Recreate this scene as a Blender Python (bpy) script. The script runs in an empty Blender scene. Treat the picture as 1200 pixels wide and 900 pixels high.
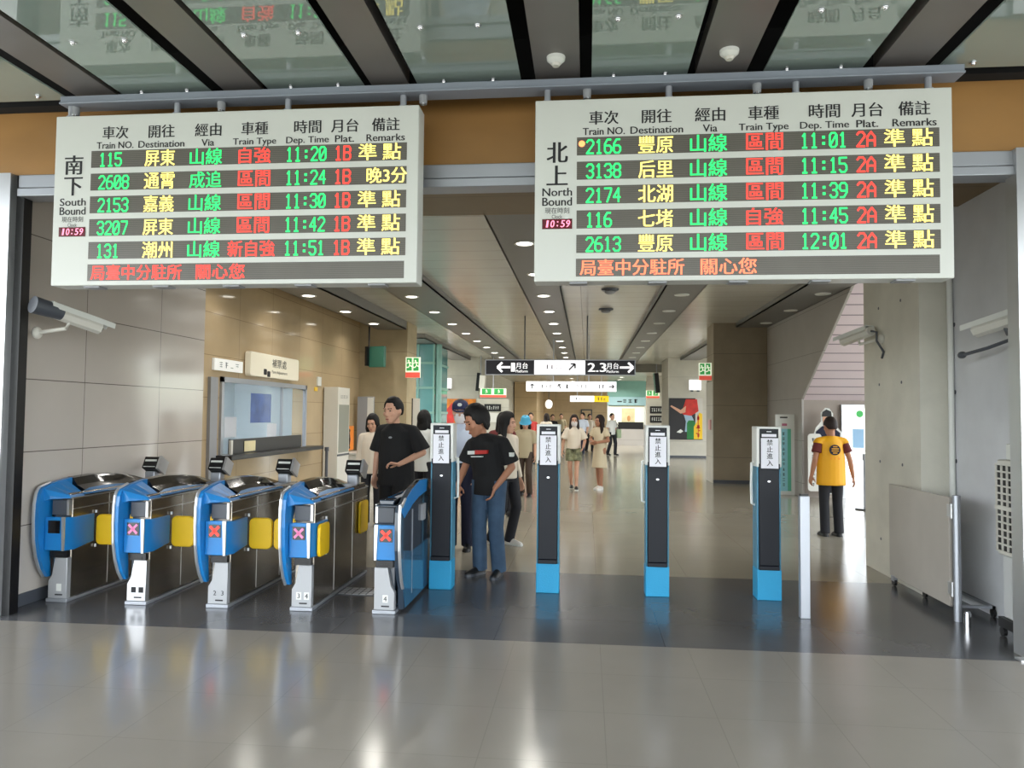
import bpy, bmesh, math, random
from mathutils import Vector as V, Matrix, Euler
random.seed(7)
PI = math.pi
C = bpy.context.scene.collection
sc = bpy.context.scene

# ------------------------------------------------------------------ camera
YAW, PITCH, ROLL, FPX = 0.1008, 0.0412, 0.0095, 870.0
r0 = V((math.cos(YAW), math.sin(YAW), 0))
f0 = V((-math.sin(YAW)*math.cos(PITCH), math.cos(YAW)*math.cos(PITCH), math.sin(PITCH)))
u0 = r0.cross(f0)
cr, sr = math.cos(ROLL), math.sin(ROLL)
r1, u1 = cr*r0 + sr*u0, -sr*r0 + cr*u0
camd = bpy.data.cameras.new('camera')
cam = bpy.data.objects.new('camera', camd)
C.objects.link(cam)
cam.matrix_world = Matrix(((r1.x, u1.x, -f0.x, 0), (r1.y, u1.y, -f0.y, 0), (r1.z, u1.z, -f0.z, 1.6), (0, 0, 0, 1)))
camd.sensor_width = 36.0
camd.lens = FPX/1200*36.0
camd.clip_end = 500
sc.camera = cam

# ------------------------------------------------------------------ world, exposure
SKY = 6.0
world = bpy.data.worlds.new('daylight'); sc.world = world
world.use_nodes = True
wn, wl = world.node_tree.nodes, world.node_tree.links
wn.clear()
wo = wn.new('ShaderNodeOutputWorld'); wb = wn.new('ShaderNodeBackground')
tc = wn.new('ShaderNodeTexCoord'); sx = wn.new('ShaderNodeSeparateXYZ'); rp = wn.new('ShaderNodeValToRGB')
wl.new(tc.outputs['Generated'], sx.inputs[0]); wl.new(sx.outputs['Z'], rp.inputs[0])
el = rp.color_ramp.elements
el[0].position = 0.0; el[0].color = (0.31, 0.32, 0.30, 1)
el[1].position = 0.10; el[1].color = (0.95, 1.0, 1.05, 1)
e2 = el.new(0.03); e2.color = (0.46, 0.51, 0.43, 1)
wl.new(rp.outputs[0], wb.inputs[0]); wb.inputs[1].default_value = SKY
wl.new(wb.outputs[0], wo.inputs[0])

LAMP_W = 16.0          # each downlight
sc.view_settings.view_transform = 'Standard'
sc.view_settings.look = 'None'
sc.view_settings.gamma = 1.0
sc.view_settings.use_curve_mapping = False
sc.view_settings.exposure = 0.45
sc.cycles.caustics_reflective = False
sc.cycles.caustics_refractive = False
sc.cycles.sample_clamp_indirect = 4.0
sc.cycles.use_denoising = True

# ------------------------------------------------------------------ materials
def lin(c):
    o = []
    for x in c[:3]:
        x /= 255.0
        o.append(x/12.92 if x <= 0.04045 else ((x+0.055)/1.055)**2.4)
    return (o[0], o[1], o[2], 1.0)

MATS = {}
def mat(name, col, rough=0.5, metal=0.0, var=0.0, vscale=3.0, bump=0.0, bscale=60.0, emit=0.0, spec=0.5, coat=0.0, stretch=(1, 1, 1), alpha=1.0):
    if name in MATS: return MATS[name]
    m = bpy.data.materials.new(name); m.use_nodes = True
    n, l = m.node_tree.nodes, m.node_tree.links
    b = n['Principled BSDF']
    c = lin(col)
    b.inputs['Base Color'].default_value = c
    b.inputs['Roughness'].default_value = rough
    b.inputs['Metallic'].default_value = metal
    b.inputs['Specular IOR Level'].default_value = spec
    b.inputs['Coat Weight'].default_value = coat
    if alpha < 1: b.inputs['Alpha'].default_value = alpha
    if emit:
        b.inputs['Emission Color'].default_value = c
        b.inputs['Emission Strength'].default_value = emit
    if var or bump:
        t = n.new('ShaderNodeTexCoord'); mp = n.new('ShaderNodeMapping'); mp.inputs['Scale'].default_value = stretch
        l.new(t.outputs['Object'], mp.inputs[0])
        if var:
            ns = n.new('ShaderNodeTexNoise'); ns.inputs['Scale'].default_value = vscale; ns.inputs['Detail'].default_value = 5
            l.new(mp.outputs[0], ns.inputs['Vector'])
            r = n.new('ShaderNodeValToRGB')
            r.color_ramp.elements[0].position = 0.3; r.color_ramp.elements[1].position = 0.72
            r.color_ramp.elements[0].color = tuple(x*(1-var) for x in c[:3])+(1,)
            r.color_ramp.elements[1].color = tuple(min(1, x*(1+var)) for x in c[:3])+(1,)
            l.new(ns.outputs['Fac'], r.inputs[0]); l.new(r.outputs[0], b.inputs['Base Color'])
        if bump:
            n2 = n.new('ShaderNodeTexNoise'); n2.inputs['Scale'].default_value = bscale; n2.inputs['Detail'].default_value = 3
            l.new(mp.outputs[0], n2.inputs['Vector'])
            bp = n.new('ShaderNodeBump'); bp.inputs['Strength'].default_value = bump; bp.inputs['Distance'].default_value = 0.01
            l.new(n2.outputs['Fac'], bp.inputs['Height']); l.new(bp.outputs[0], b.inputs['Normal'])
    MATS[name] = m
    return m

def grid(name, col, jcol, joints, rough=0.3, var=0.05, vscale=2.0, spec=0.5, tilevar=0.0, rvar=0.0, metal=0.0):
    """tiles or panels: joints = [(axis, period, offset, width)], axes 0..2 in metres"""
    m = bpy.data.materials.new(name); m.use_nodes = True
    n, l = m.node_tree.nodes, m.node_tree.links
    b = n['Principled BSDF']; b.inputs['Roughness'].default_value = rough
    b.inputs['Specular IOR Level'].default_value = spec; b.inputs['Metallic'].default_value = metal
    t = n.new('ShaderNodeTexCoord'); s = n.new('ShaderNodeSeparateXYZ'); l.new(t.outputs['Object'], s.inputs[0])
    def mt(op, a, bb=None):
        q = n.new('ShaderNodeMath'); q.operation = op
        for i, v in enumerate((a, bb)):
            if v is None: continue
            if isinstance(v, (int, float)): q.inputs[i].default_value = v
            else: l.new(v, q.inputs[i])
        return q.outputs[0]
    line = None; cells = None
    for ax, per, off, w in joints:
        x = mt('DIVIDE', mt('SUBTRACT', s.outputs[ax], off), per)
        fr = mt('FRACT', mt('ADD', x, 0.5))
        d = mt('MULTIPLY', mt('ABSOLUTE', mt('SUBTRACT', fr, 0.5)), per)
        k = mt('LESS_THAN', d, w/2)
        line = k if line is None else mt('MAXIMUM', line, k)
        fl = mt('MULTIPLY', mt('FLOOR', x), 7.31+ax*3.77)
        cells = fl if cells is None else mt('ADD', cells, fl)
    c = lin(col)
    ns = n.new('ShaderNodeTexNoise'); ns.inputs['Scale'].default_value = vscale; ns.inputs['Detail'].default_value = 4
    l.new(t.outputs['Object'], ns.inputs['Vector'])
    r = n.new('ShaderNodeValToRGB'); r.color_ramp.elements[0].position = .3; r.color_ramp.elements[1].position = .7
    r.color_ramp.elements[0].color = tuple(x*(1-var) for x in c[:3])+(1,)
    r.color_ramp.elements[1].color = tuple(min(1, x*(1+var)) for x in c[:3])+(1,)
    l.new(ns.outputs['Fac'], r.inputs[0])
    out = r.outputs[0]
    if tilevar:
        wh = n.new('ShaderNodeTexWhiteNoise'); wh.noise_dimensions = '1D'; l.new(cells, wh.inputs['W'])
        v = mt('ADD', mt('MULTIPLY', wh.outputs['Value'], tilevar), 1-tilevar/2)
        mx = n.new('ShaderNodeVectorMath'); mx.operation = 'SCALE'; l.new(out, mx.inputs[0]); l.new(v, mx.inputs['Scale']); out = mx.outputs[0]
    mix = n.new('ShaderNodeMixRGB'); l.new(line, mix.inputs[0]); l.new(out, mix.inputs[1]); mix.inputs[2].default_value = lin(jcol)
    l.new(mix.outputs[0], b.inputs['Base Color'])
    if rvar:
        n3 = n.new('ShaderNodeTexNoise'); n3.inputs['Scale'].default_value = 1.3; l.new(t.outputs['Object'], n3.inputs['Vector'])
        l.new(mt('ADD', mt('MULTIPLY', n3.outputs['Fac'], rvar), rough-rvar/2), b.inputs['Roughness'])
    return m

M_white = mat('white_paint', (222, 224, 220), .4, var=.02)
M_board = mat('board_white', (214, 217, 212), .38, var=.02, vscale=1.5)
M_black = mat('black_plastic', (18, 18, 20), .35)
M_gloss = mat('black_gloss', (12, 12, 14), .12, coat=.3)
M_print = mat('black_print', (28, 28, 32), .6)
M_steel = mat('stainless', (150, 143, 132), .24, metal=.9, var=.06, vscale=4, stretch=(1, 1, 12))
M_bright = mat('bright_steel', (205, 207, 210), .28, metal=.75, var=.04)
M_chrome = mat('chrome', (225, 225, 228), .1, metal=1)
M_alu = mat('aluminium', (170, 174, 182), .38, metal=.55)
M_grey = mat('grey_paint', (150, 153, 158), .45)
M_dgrey = mat('dark_grey', (74, 78, 86), .4)
M_blue = mat('gate_blue', (28, 126, 198), .32, coat=.2)
M_yel = mat('flap_yellow', (252, 204, 26), .42, bump=.02, bscale=200)
M_cyan = mat('base_cyan', (30, 148, 196), .5, bump=.25, bscale=90)
M_pcyan = mat('post_side_blue', (70, 132, 160), .4)
M_postblk = mat('post_front', (17, 21, 30), .42, spec=.25)
M_paper = mat('paper', (228, 228, 236), .7)
M_ledR = mat('led_red', (255, 62, 52), .5, emit=1.1)
M_ledG = mat('led_green', (40, 232, 110), .5, emit=1.0)
M_ledY = mat('led_amber', (255, 236, 120), .5, emit=1.0)
M_ledO = mat('led_orange', (255, 120, 84), .5, emit=1.1)
M_ledbg = grid('led_panel', (88, 85, 79), (112, 108, 100), [(2, .0105, 0, .004)], rough=.28, var=.12, vscale=5)  # grey raised in the base colour to imitate glare on the dark panel
M_lens = mat('lamp_lens', (255, 250, 240), .5, emit=7.0)
M_backlit = mat('backlit_white', (246, 248, 250), .5, emit=.62)
M_backyel = mat('backlit_yellow', (250, 218, 40), .5, emit=.5)
M_exitgreen = mat('exit_green', (60, 166, 84), .5, emit=.28)
M_exitwhite = mat('exit_white', (232, 240, 214), .5, emit=.5)
M_exitred = mat('exit_red', (232, 92, 76), .5, emit=.35)
M_conc = mat('concrete', (214, 211, 199), .75, var=.10, vscale=2.2, bump=.15, bscale=40)
M_concB = mat('concrete_cool', (206, 208, 212), .72, var=.09, vscale=2.0, bump=.15, bscale=40)
M_concP = grid('pillar_concrete_lit', (178, 163, 132), (140, 126, 100), [(2, 1.25, .62, .012)], rough=.7, var=.09, vscale=2.5)  # lighter copy of the concrete, for the pillar that catches more light
M_concL = grid('pillar_concrete_pale', (188, 184, 172), (160, 156, 146), [(2, 1.25, .62, .012)], rough=.7, var=.06, vscale=2.5)
M_wallG = grid('wall_tile_grey', (200, 192, 184), (112, 104, 98), [(2, .602, .05, .008), (1, 1.2, 6.4, .007)], rough=.1, var=.03, tilevar=.03, spec=.55)
M_wallB = grid('wall_tile_beige', (186, 165, 132), (138, 118, 90), [(2, .635, .545, .009), (1, 1.26, 15.25, .008)], rough=.09, var=.05, tilevar=.05)
M_wallR = grid('wall_panel_grey', (176, 172, 168), (128, 124, 120), [(2, .85, .28, .01)], rough=.4, var=.04)
M_brown = grid('wall_brown', (196, 172, 136), (150, 130, 100), [(2, .8, .2, .014), (0, 2.4, .3, .014)], rough=.3, var=.06, tilevar=.08)
M_beam = mat('beam_stone', (158, 117, 66), .38, var=.20, vscale=1.6, bump=.05, bscale=30, stretch=(.5, 1, 1))
M_soffit = grid('soffit_panel', (128, 106, 74), (92, 76, 52), [(1, .55, 5.8, .008)], rough=.45, var=.08)
M_floorF = grid('floor_front', (151, 146, 138), (141, 136, 128), [(0, .6, .1, .005), (1, .6, 5.3, .005)], rough=.16, var=.05, vscale=1.2, tilevar=.025, rvar=.06)
M_floorB = grid('floor_band', (92, 93, 96), (76, 76, 78), [(0, 1.2, .55, .006), (1, .6, 5.3, .006)], rough=.2, var=.10, vscale=1.6, tilevar=.12, rvar=.06)
M_floorH = grid('floor_hall', (150, 145, 131), (134, 129, 116), [(0, .9, .1, .006), (1, .9, 7.6, .006)], rough=.17, var=.06, vscale=.9, tilevar=.04, rvar=.06)
M_ceilH = grid('ceiling_panels', (194, 191, 182), (138, 134, 125), [(1, .6, 7.1, .012), (0, 4.9, -.12, .02)], rough=.22, var=.03, tilevar=.05)
M_strip = mat('lighting_trough', (116, 115, 112), .42)
M_void = mat('void_shade', (8, 8, 9), .9)
M_cglass = mat('ceiling_glass', (150, 166, 160), .03, spec=.9, var=.04, vscale=1.5, coat=.4)
M_cstrip = mat('ceiling_strip', (116, 112, 110), .4, var=.05, vscale=2)
M_trough = mat('trough_end', (140, 148, 160), .4)
M_rib = grid('ribbed_panel', (228, 214, 222), (140, 128, 140), [(2, .145, .03, .014)], rough=.25, var=.03)
M_teal = mat('teal_panel', (126, 172, 164), .35, var=.04)
M_tealglass = mat('lift_glass', (96, 150, 154), .08, spec=.8, var=.15, vscale=1.2)
M_tvgreen = mat('monitor_back', (52, 108, 92), .4)
M_orange = mat('orange_plastic', (238, 138, 28), .4)
M_skin = mat('skin', (206, 158, 132), .55, var=.04, vscale=8)
M_skin2 = mat('skin_tan', (176, 124, 96), .55, var=.04, vscale=8)
M_hair = mat('black_hair', (16, 14, 14), .6, spec=.3, bump=.4, bscale=130, stretch=(1, 1, .15))
M_hairB = mat('brown_hair', (38, 27, 24), .6, spec=.3, bump=.4, bscale=130, stretch=(1, 1, .15))
M_eye = mat('dark_eye', (26, 20, 18), .2)
M_lip = mat('lip', (160, 92, 82), .5)
M_tee = mat('black_cotton', (17, 17, 19), .85, bump=.1, bscale=50)
M_navy = mat('navy_cotton', (24, 28, 52), .8)
M_wshirt = mat('white_cotton', (214, 222, 238), .75, bump=.25, bscale=14)
M_jean = mat('blue_denim', (62, 86, 112), .8, var=.18, vscale=9)
M_darkp = mat('dark_trousers', (24, 25, 32), .8)
M_cream = mat('cream_cotton', (226, 214, 196), .8, bump=.15, bscale=20)
M_khaki = mat('khaki_cotton', (172, 160, 132), .8)
M_brownp = mat('brown_trousers', (64, 50, 40), .8)
M_camo = mat('camo_cotton', (118, 120, 92), .85, var=.75, vscale=14)
M_beige = mat('beige_dress', (216, 202, 172), .8)
M_vest = mat('vest_yellow', (238, 172, 14), .6, bump=.15, bscale=16)
M_maroon = mat('maroon_cotton', (98, 34, 32), .8)
M_cap = mat('navy_cap', (28, 34, 74), .7)
M_bluecap = mat('light_blue_hat', (72, 164, 202), .7)
M_mask = mat('face_mask', (232, 226, 226), .7)
M_shoe = mat('black_shoe', (16, 16, 18), .5)
M_shoeW = mat('white_shoe', (222, 220, 214), .6)
M_glass = mat('window_glass', (150, 172, 182), .05, spec=.7, alpha=.12)
M_office = mat('office_wall', (204, 216, 224), .6)
M_posterblue = mat('poster_blue', (74, 102, 178), .5, var=.3, vscale=6)
M_artorange = mat('poster_orange', (226, 128, 40), .5, var=.5, vscale=3.2)
M_red = mat('poster_red', (196, 48, 40), .5, var=.2, vscale=5)
M_green = mat('poster_green', (30, 118, 58), .5, var=.15)
M_postyel = mat('poster_yellow', (232, 190, 36), .5)
M_white2 = mat('white_plastic', (216, 214, 206), .4)
M_lightyel = mat('poster_cream', (226, 214, 170), .5, var=.1)

# ------------------------------------------------------------------ mesh helpers
TEXT = {}
def text_geo(s, bold=0.0):
    k = (s, bold)
    if k not in TEXT:
        c = bpy.data.curves.new('t', 'FONT'); c.body = s; c.offset = bold; c.resolution_u = 3
        o = bpy.data.objects.new('t', c); m = o.to_mesh()
        vs = [(v.co.x, v.co.y) for v in m.vertices]; fs = [tuple(p.vertices) for p in m.polygons]
        o.to_mesh_clear(); bpy.data.objects.remove(o); bpy.data.curves.remove(c)
        TEXT[k] = (vs, fs)
    return TEXT[k]

class MB:
    def __init__(s): s.b = bmesh.new()
    def face(s, pts, mi=0):
        f = s.b.faces.new([s.b.verts.new(p) for p in pts]); f.material_index = mi; return f
    def box(s, x0, x1, y0, y1, z0, z1, mi=0, rot=None, at=None):
        p = [V((x, y, z)) for z in (z0, z1) for y in (y0, y1) for x in (x0, x1)]
        if rot is not None:
            o = V(at) if at else V(((x0+x1)/2, (y0+y1)/2, (z0+z1)/2))
            R = Euler(rot).to_matrix(); p = [o+R @ (q-o) for q in p]
        v = [s.b.verts.new(q) for q in p]
        for q in ((0, 2, 3, 1), (4, 5, 7, 6), (0, 1, 5, 4), (2, 6, 7, 3), (0, 4, 6, 2), (1, 3, 7, 5)):
            s.b.faces.new([v[i] for i in q]).material_index = mi
        return s
    def loft(s, rings, mi=0, cap=True):
        vr = [[s.b.verts.new(p) for p in r] for r in rings]
        n = len(vr[0])
        for a, b in zip(vr, vr[1:]):
            for i in range(n):
                s.b.faces.new((a[i], a[(i+1) % n], b[(i+1) % n], b[i])).material_index = mi
        if cap:
            s.b.faces.new(vr[0][::-1]).material_index = mi; s.b.faces.new(vr[-1]).material_index = mi
        return s
    def cyl(s, p0, p1, ra, rb=None, n=14, mi=0):
        p0, p1 = V(p0), V(p1); rb = ra if rb is None else rb
        d = (p1-p0).normalized(); a = d.orthogonal().normalized(); b = d.cross(a)
        ring = lambda c, r: [c+r*(math.cos(t)*a+math.sin(t)*b) for t in [2*PI*i/n for i in range(n)]]
        return s.loft([ring(p0, ra), ring(p1, rb)], mi)
    def tube(s, pts, r, n=8, mi=0):
        pts = [V(p) for p in pts]; rings = []
        for i, p in enumerate(pts):
            d = (pts[min(i+1, len(pts)-1)]-pts[max(i-1, 0)]).normalized()
            a = d.cross(V((0.31, 0.17, 0.93))).normalized(); b = d.cross(a)
            rings.append([p+r*(math.cos(t)*a+math.sin(t)*b) for t in [2*PI*k/n for k in range(n)]])
        return s.loft(rings, mi)
    def ell(s, c, rad, rot=None, mi=0, nu=14, nv=10):
        c = V(c); R = rot if rot is not None else Matrix.Identity(3)
        rings = []
        for j in range(1, nv):
            t = PI*j/nv
            rings.append([c+R @ V((rad[0]*math.sin(t)*math.cos(2*PI*i/nu), rad[1]*math.sin(t)*math.sin(2*PI*i/nu), -rad[2]*math.cos(t))) for i in range(nu)])
        return s.loft(rings, mi)
    def caps(s, p0, p1, ra, rb=None, n=12, mi=0):
        rb = ra if rb is None else rb
        p0, p1 = V(p0), V(p1)
        d = p1-p0; L = d.length
        if L < 1e-6: return s
        d = d/L; a = d.orthogonal().normalized(); b = d.cross(a); rings = []
        for k in range(1, 6):
            t = PI/2*k/5; rings.append((p0-d*ra*math.cos(t), ra*math.sin(t)))
        for k in range(0, 5):
            t = PI/2*k/5; rings.append((p1+d*rb*math.sin(t), rb*math.cos(t)))
        return s.loft([[c+r*(math.cos(q)*a+math.sin(q)*b) for q in [2*PI*i/n for i in range(n)]] for c, r in rings], mi)
    def prism(s, pts, axis, a0, a1, mi=0):
        """2-D outline extruded along axis (0: pts are (y,z), 1: (x,z), 2: (x,y))"""
        def P(p, a): return V((a, p[0], p[1])) if axis == 0 else V((p[0], a, p[1])) if axis == 1 else V((p[0], p[1], a))
        return s.loft([[P(p, a0) for p in pts], [P(p, a1) for p in pts]], mi)
    def text(s, t, c, h, u=(1, 0, 0), v=(0, 0, 1), w=None, bold=0.0, mi=0, fit=None):
        """glyphs centred on c; h = glyph height of the text's own box, w = width to fit"""
        vs, fs = text_geo(t)
        if not vs: return s
        x0, x1 = min(a for a, b in vs), max(a for a, b in vs); y0, y1 = min(b for a, b in vs), max(b for a, b in vs)
        ky = h/(y1-y0); kx = ky if w is None else w/(x1-x0)
        c, u, v = V(c), V(u), V(v)
        nrm = u.cross(v).normalized()
        for k, dx in enumerate((0,) if not bold else (-bold, 0, bold)):
            o = c+u*(dx*ky*.6)+nrm*(.00008*k)
            bv = [s.b.verts.new(o+u*((a-(x0+x1)/2)*kx)+v*((b-(y0+y1)/2)*ky)) for a, b in vs]
            for f in fs:
                try: s.b.faces.new([bv[i] for i in f]).material_index = mi
                except ValueError: pass
        return s
    def build(s, name, mats, parent=None, smooth=False, bevel=0.0, voxel=0.0, sm=4, recalc=True, split=40):
        if recalc: bmesh.ops.recalc_face_normals(s.b, faces=s.b.faces[:])
        me = bpy.data.meshes.new(name); s.b.to_mesh(me); s.b.free()
        for m in (mats if isinstance(mats, (list, tuple)) else [mats]): me.materials.append(m)
        if smooth or bevel:
            for p in me.polygons: p.use_smooth = True
            me.set_sharp_from_angle(angle=math.radians(split))
        o = bpy.data.objects.new(name, me); C.objects.link(o)
        if parent is not None: o.parent = parent
        if bevel:
            md = o.modifiers.new('bevel', 'BEVEL'); md.width = bevel; md.segments = 2; md.limit_method = 'ANGLE'; md.angle_limit = math.radians(40)
        if voxel:
            md = o.modifiers.new('skin', 'REMESH'); md.mode = 'VOXEL'; md.voxel_size = voxel; md.use_smooth_shade = True
            if sm:
                md = o.modifiers.new('smooth', 'SMOOTH'); md.factor = .5; md.iterations = sm
        return o

def thing(name, label, cat, loc=(0, 0, 0), rz=0.0, group=None):
    o = bpy.data.objects.new(name, None); C.objects.link(o); o.empty_display_size = .1
    o.location = loc; o.rotation_euler = (0, 0, rz); o['label'] = label; o['category'] = cat
    if group: o['group'] = group
    return o
def tag(o, label, cat, group=None):
    o['label'] = label; o['category'] = cat
    if group: o['group'] = group
    return o
def struct(name, mb, m, label, **k):
    o = mb.build(name, m, **k); o['kind'] = 'structure'; o['label'] = label; return o
def copy_tree(o, parent=None):
    c = o.copy(); C.objects.link(c); c.parent = parent
    for ch in list(o.children): copy_tree(ch, c)
    return c
def rrect(x0, x1, y0, y1, r, n=5):
    pts = []
    for cx, cy, a in ((x1-r, y1-r, 0), (x0+r, y1-r, 90), (x0+r, y0+r, 180), (x1-r, y0+r, 270)):
        for i in range(n+1):
            t = math.radians(a+90*i/n); pts.append((cx+r*math.cos(t), cy+r*math.sin(t)))
    return pts
def marks(mb, c, w, h, n, u=(1, 0, 0), v=(0, 0, 1), mi=0, seed=1):
    """a run of illegible blurred characters: a few thin strokes each"""
    rd = random.Random(seed); c, u, v = V(c), V(u), V(v)
    step = w/n; g = step*.72
    def bar(a0, a1, b0, b1): mb.face([c+u*a0+v*b0, c+u*a1+v*b0, c+u*a1+v*b1, c+u*a0+v*b1], mi)
    for i in range(n):
        x = -w/2+step*(i+.5)
        for k in (-.36, 0, .36):
            if rd.random() < .8:
                ww = g*(.3+.2*rd.random()); bar(x-ww, x+ww, h*(k-.07), h*(k+.07))
        bar(x-g*.06+rd.uniform(-.2, .2)*g, x+g*.06, -h*.5, h*.5)

# ------------------------------------------------------------------ setting: floors
struct('floor', MB().box(-9, 9, -10, 5.3, -.1, 0), M_floorF, 'grey polished tile floor in front of the gates')
struct('floor.001', MB().box(-9, 9, 5.3, 7.6, -.1, 0), M_floorB, 'dark grey tile band under the ticket gates')
struct('floor.002', MB().box(-14, 14, 7.6, 52, -.1, 0), M_floorH, 'pale beige polished floor of the hall beyond the gates')

# front hall roof, coloured black so the gaps between ceiling panels look dark
struct('ceiling', MB().box(-9, 9, -8, 5.7, 4.35, 4.5).box(-9, 9, 5.3, 5.7, 3.97, 4.35), M_void, 'black slab standing in for the dark void above the glass ceiling panels')
# beam, soffit, lintel
struct('beam', MB().box(-9, 9, 5.42, 5.62, 3.47, 3.97), M_beam, 'brown stone faced beam behind the departure boards')
struct('ceiling_soffit', MB().box(-5.6, 4.4, 5.62, 6.95, 3.5, 3.6).box(-5.6, 4.4, 6.8, 6.95, 3.6, 4.3), M_soffit, 'brown panelled soffit behind the beam')
lt = MB()
lt.box(-4.5, 3.0, 5.40, 5.56, 3.36, 3.465); lt.box(-4.5, 3.0, 5.385, 5.57, 3.29, 3.355)
struct('trim_1', lt, M_alu, 'brushed metal shutter lintel under the brown beam', bevel=.006)
# shutter guide posts
p = MB(); p.box(-4.78, -4.535, 5.36, 5.55, 0, 3.47); p.box(-4.535, -4.47, 5.43, 5.52, 0, 3.47, 1)
struct('trim_2', p, [M_bright, M_black], 'bright metal shutter guide post beside the grey tile wall')
p = MB(); p.box(2.93, 3.16, 5.36, 5.42, 0, 3.47); p.box(2.93, 2.985, 5.42, 5.5, 0, 3.47); p.box(3.02, 3.2, 5.42, 5.56, 0, 3.47, 1); p.box(2.86, 3.1, 5.28, 5.36, 0, .012)
struct('trim_3', p, [M_bright, M_black], 'bright metal shutter guide post beside the concrete wall')

# walls
struct('wall_left', MB().box(-4.8, -4.6, 5.56, 8.52, 0, 3.95), M_wallG, 'glossy grey stone tile wall next to the gates')
struct('baseboard_left', MB().box(-4.6, -4.585, 5.58, 8.5, 0, .1), M_dgrey, 'dark grey skirting of the grey tile wall')
w = MB(); w.box(-5.85, -5.6, 8.3, 10.9, 0, 3.86); w.box(-5.85, -5.6, 14.3, 17.85, 0, 3.86); w.box(-5.85, -5.6, 10.9, 14.3, 0, .88); w.box(-5.85, -5.6, 10.9, 14.3, 2.12, 3.86)
struct('wall_left.001', w, M_wallB, 'beige stone tile wall around the fare adjustment window')
struct('wall_left.002', MB().box(-5.6, -4.8, 8.3, 8.5, 0, 3.95), M_wallG, 'tiled return of the grey wall')
w = MB(); w.box(3.04, 3.5, 7.15, 8.52, 0, 3.86)
for z in (.35, 1.15, 1.95, 2.75):
    for y in (7.55, 8.1):
        w.cyl((3.038, y, z), (3.05, y, z), .016, n=8, mi=1)
struct('wall_right', w, [M_conc, M_dgrey], 'pale exposed concrete pier at the right of the opening')
w = MB(); w.box(3.3, 3.6, 5.5, 7.2, 0, 3.6)
for z in (.62, 1.22, 1.84, 2.45, 3.05):
    for y in (5.8, 7.05):
        w.cyl((3.297, y, z), (3.31, y, z), .02, n=8, mi=1)
struct('wall_right.001', w, [M_concB, M_dgrey], 'cool grey concrete wall behind the shutter guide')
struct('wall_right.005', MB().box(3.22, 9, 5.58, 5.8, 0, 3.47), M_concB, 'cool grey concrete wall to the side of the shutter opening')
struct('wall_left.004', MB().box(-9, -4.8, 5.56, 5.8, 0, 3.47), M_concB, 'cool grey concrete wall beyond the left shutter post')
# right wall of the hall with its raking edge under the stairs
w = MB(); w.prism([(15.45, 0), (18.4, 0), (18.4, 3.86), (12.4, 3.86), (15.45, 1.97)], 0, 4.3, 4.34)
struct('wall_right.002', w, M_wallR, 'grey panel wall with a raking edge under the stairs')
w = MB(); w.loft([[V((4.34, 15.5, 1.95)), V((4.34, 12.2, 4.0)), V((4.34, 12.3, 4.1)), V((4.34, 15.6, 2.05))], [V((9, 15.5, 1.95)), V((9, 12.2, 4.0)), V((9, 12.3, 4.1)), V((9, 15.6, 2.05))]])
struct('ceiling_stair_underside', w, M_rib, 'ribbed metal panelling on the sloping underside of the stairs')
w = MB(); w.box(4.34, 5.06, 15.5, 15.65, 0, 2.05); w.box(6.05, 9, 15.5, 15.65, 0, 2.05); w.box(5.06, 6.05, 15.5, 15.65, 1.86, 2.05)
struct('wall_right.003', w, mat('side_wall', (152, 142, 134), .5, var=.04), 'grey panel wall around the bright side door')
w = MB(); w.box(5.06, 5.13, 15.42, 15.55, 0, 1.86); w.box(5.98, 6.05, 15.42, 15.55, 0, 1.86); w.box(5.13, 5.98, 15.42, 15.55, 1.79, 1.86); w.box(5.13, 5.98, 15.44, 15.52, .93, .98)
w.box(5.13, 5.98, 15.47, 15.48, 0, 1.79, 1)
d1 = struct('door_1', w, [M_bright, M_glass], 'glazed side door with a pale metal frame, daylight outside')
MB().box(5.28, 5.5, 15.455, 15.46, 1.0, 1.38).build('notice', mat('notice_blue', (150, 190, 224), .6), d1)
MB().cyl((5.42, 15.455, 1.68), (5.42, 15.46, 1.68), .07, n=20).build('round_sticker', M_exitgreen, d1)

# hall ceiling and lighting troughs
struct('ceiling.001', MB().box(-9, 9, 6.95, 33, 3.86, 3.95), M_ceilH, 'pale slatted metal ceiling of the hall')
struct('ceiling.002', MB().box(-9, 9, 33, 51, 3.5, 3.6).box(-9, 9, 32.9, 33, 3.5, 3.95), M_ceilH, 'lower ceiling at the far end of the hall')
strips = [('trim_4', -1.12, -.45, 6.95, 32.8, 3.75), ('trim_5', 1.29, 1.95, 6.95, 32.8, 3.75), ('trim_6', -3.5, -2.66, 6.95, 32.8, 3.75), ('trim_7', 3.56, 4.3, 8.6, 18.25, 3.75),
          ('trim_8', -5.12, -4.4, 8.6, 17.75, 3.65), ('trim_9', 3.56, 4.3, 20.5, 29, 3.75), ('trim_10', -5.3, -4.55, 20.5, 28.8, 3.72)]
for nm, a, b, y0, y1, z in strips:
    m = MB(); m.box(a, b, y0, y1, z, z+.025); m.box(a, a+.02, y0, y1, z, 3.86); m.box(b-.02, b, y0, y1, z, 3.86); m.box(a+.02, b-.02, y1-.02, y1, z, 3.86); m.box(a+.02, b-.02, y0, y0+.02, z, 3.86)
    struct(nm, m, M_strip, 'grey lighting trough along the hall ceiling')

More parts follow.
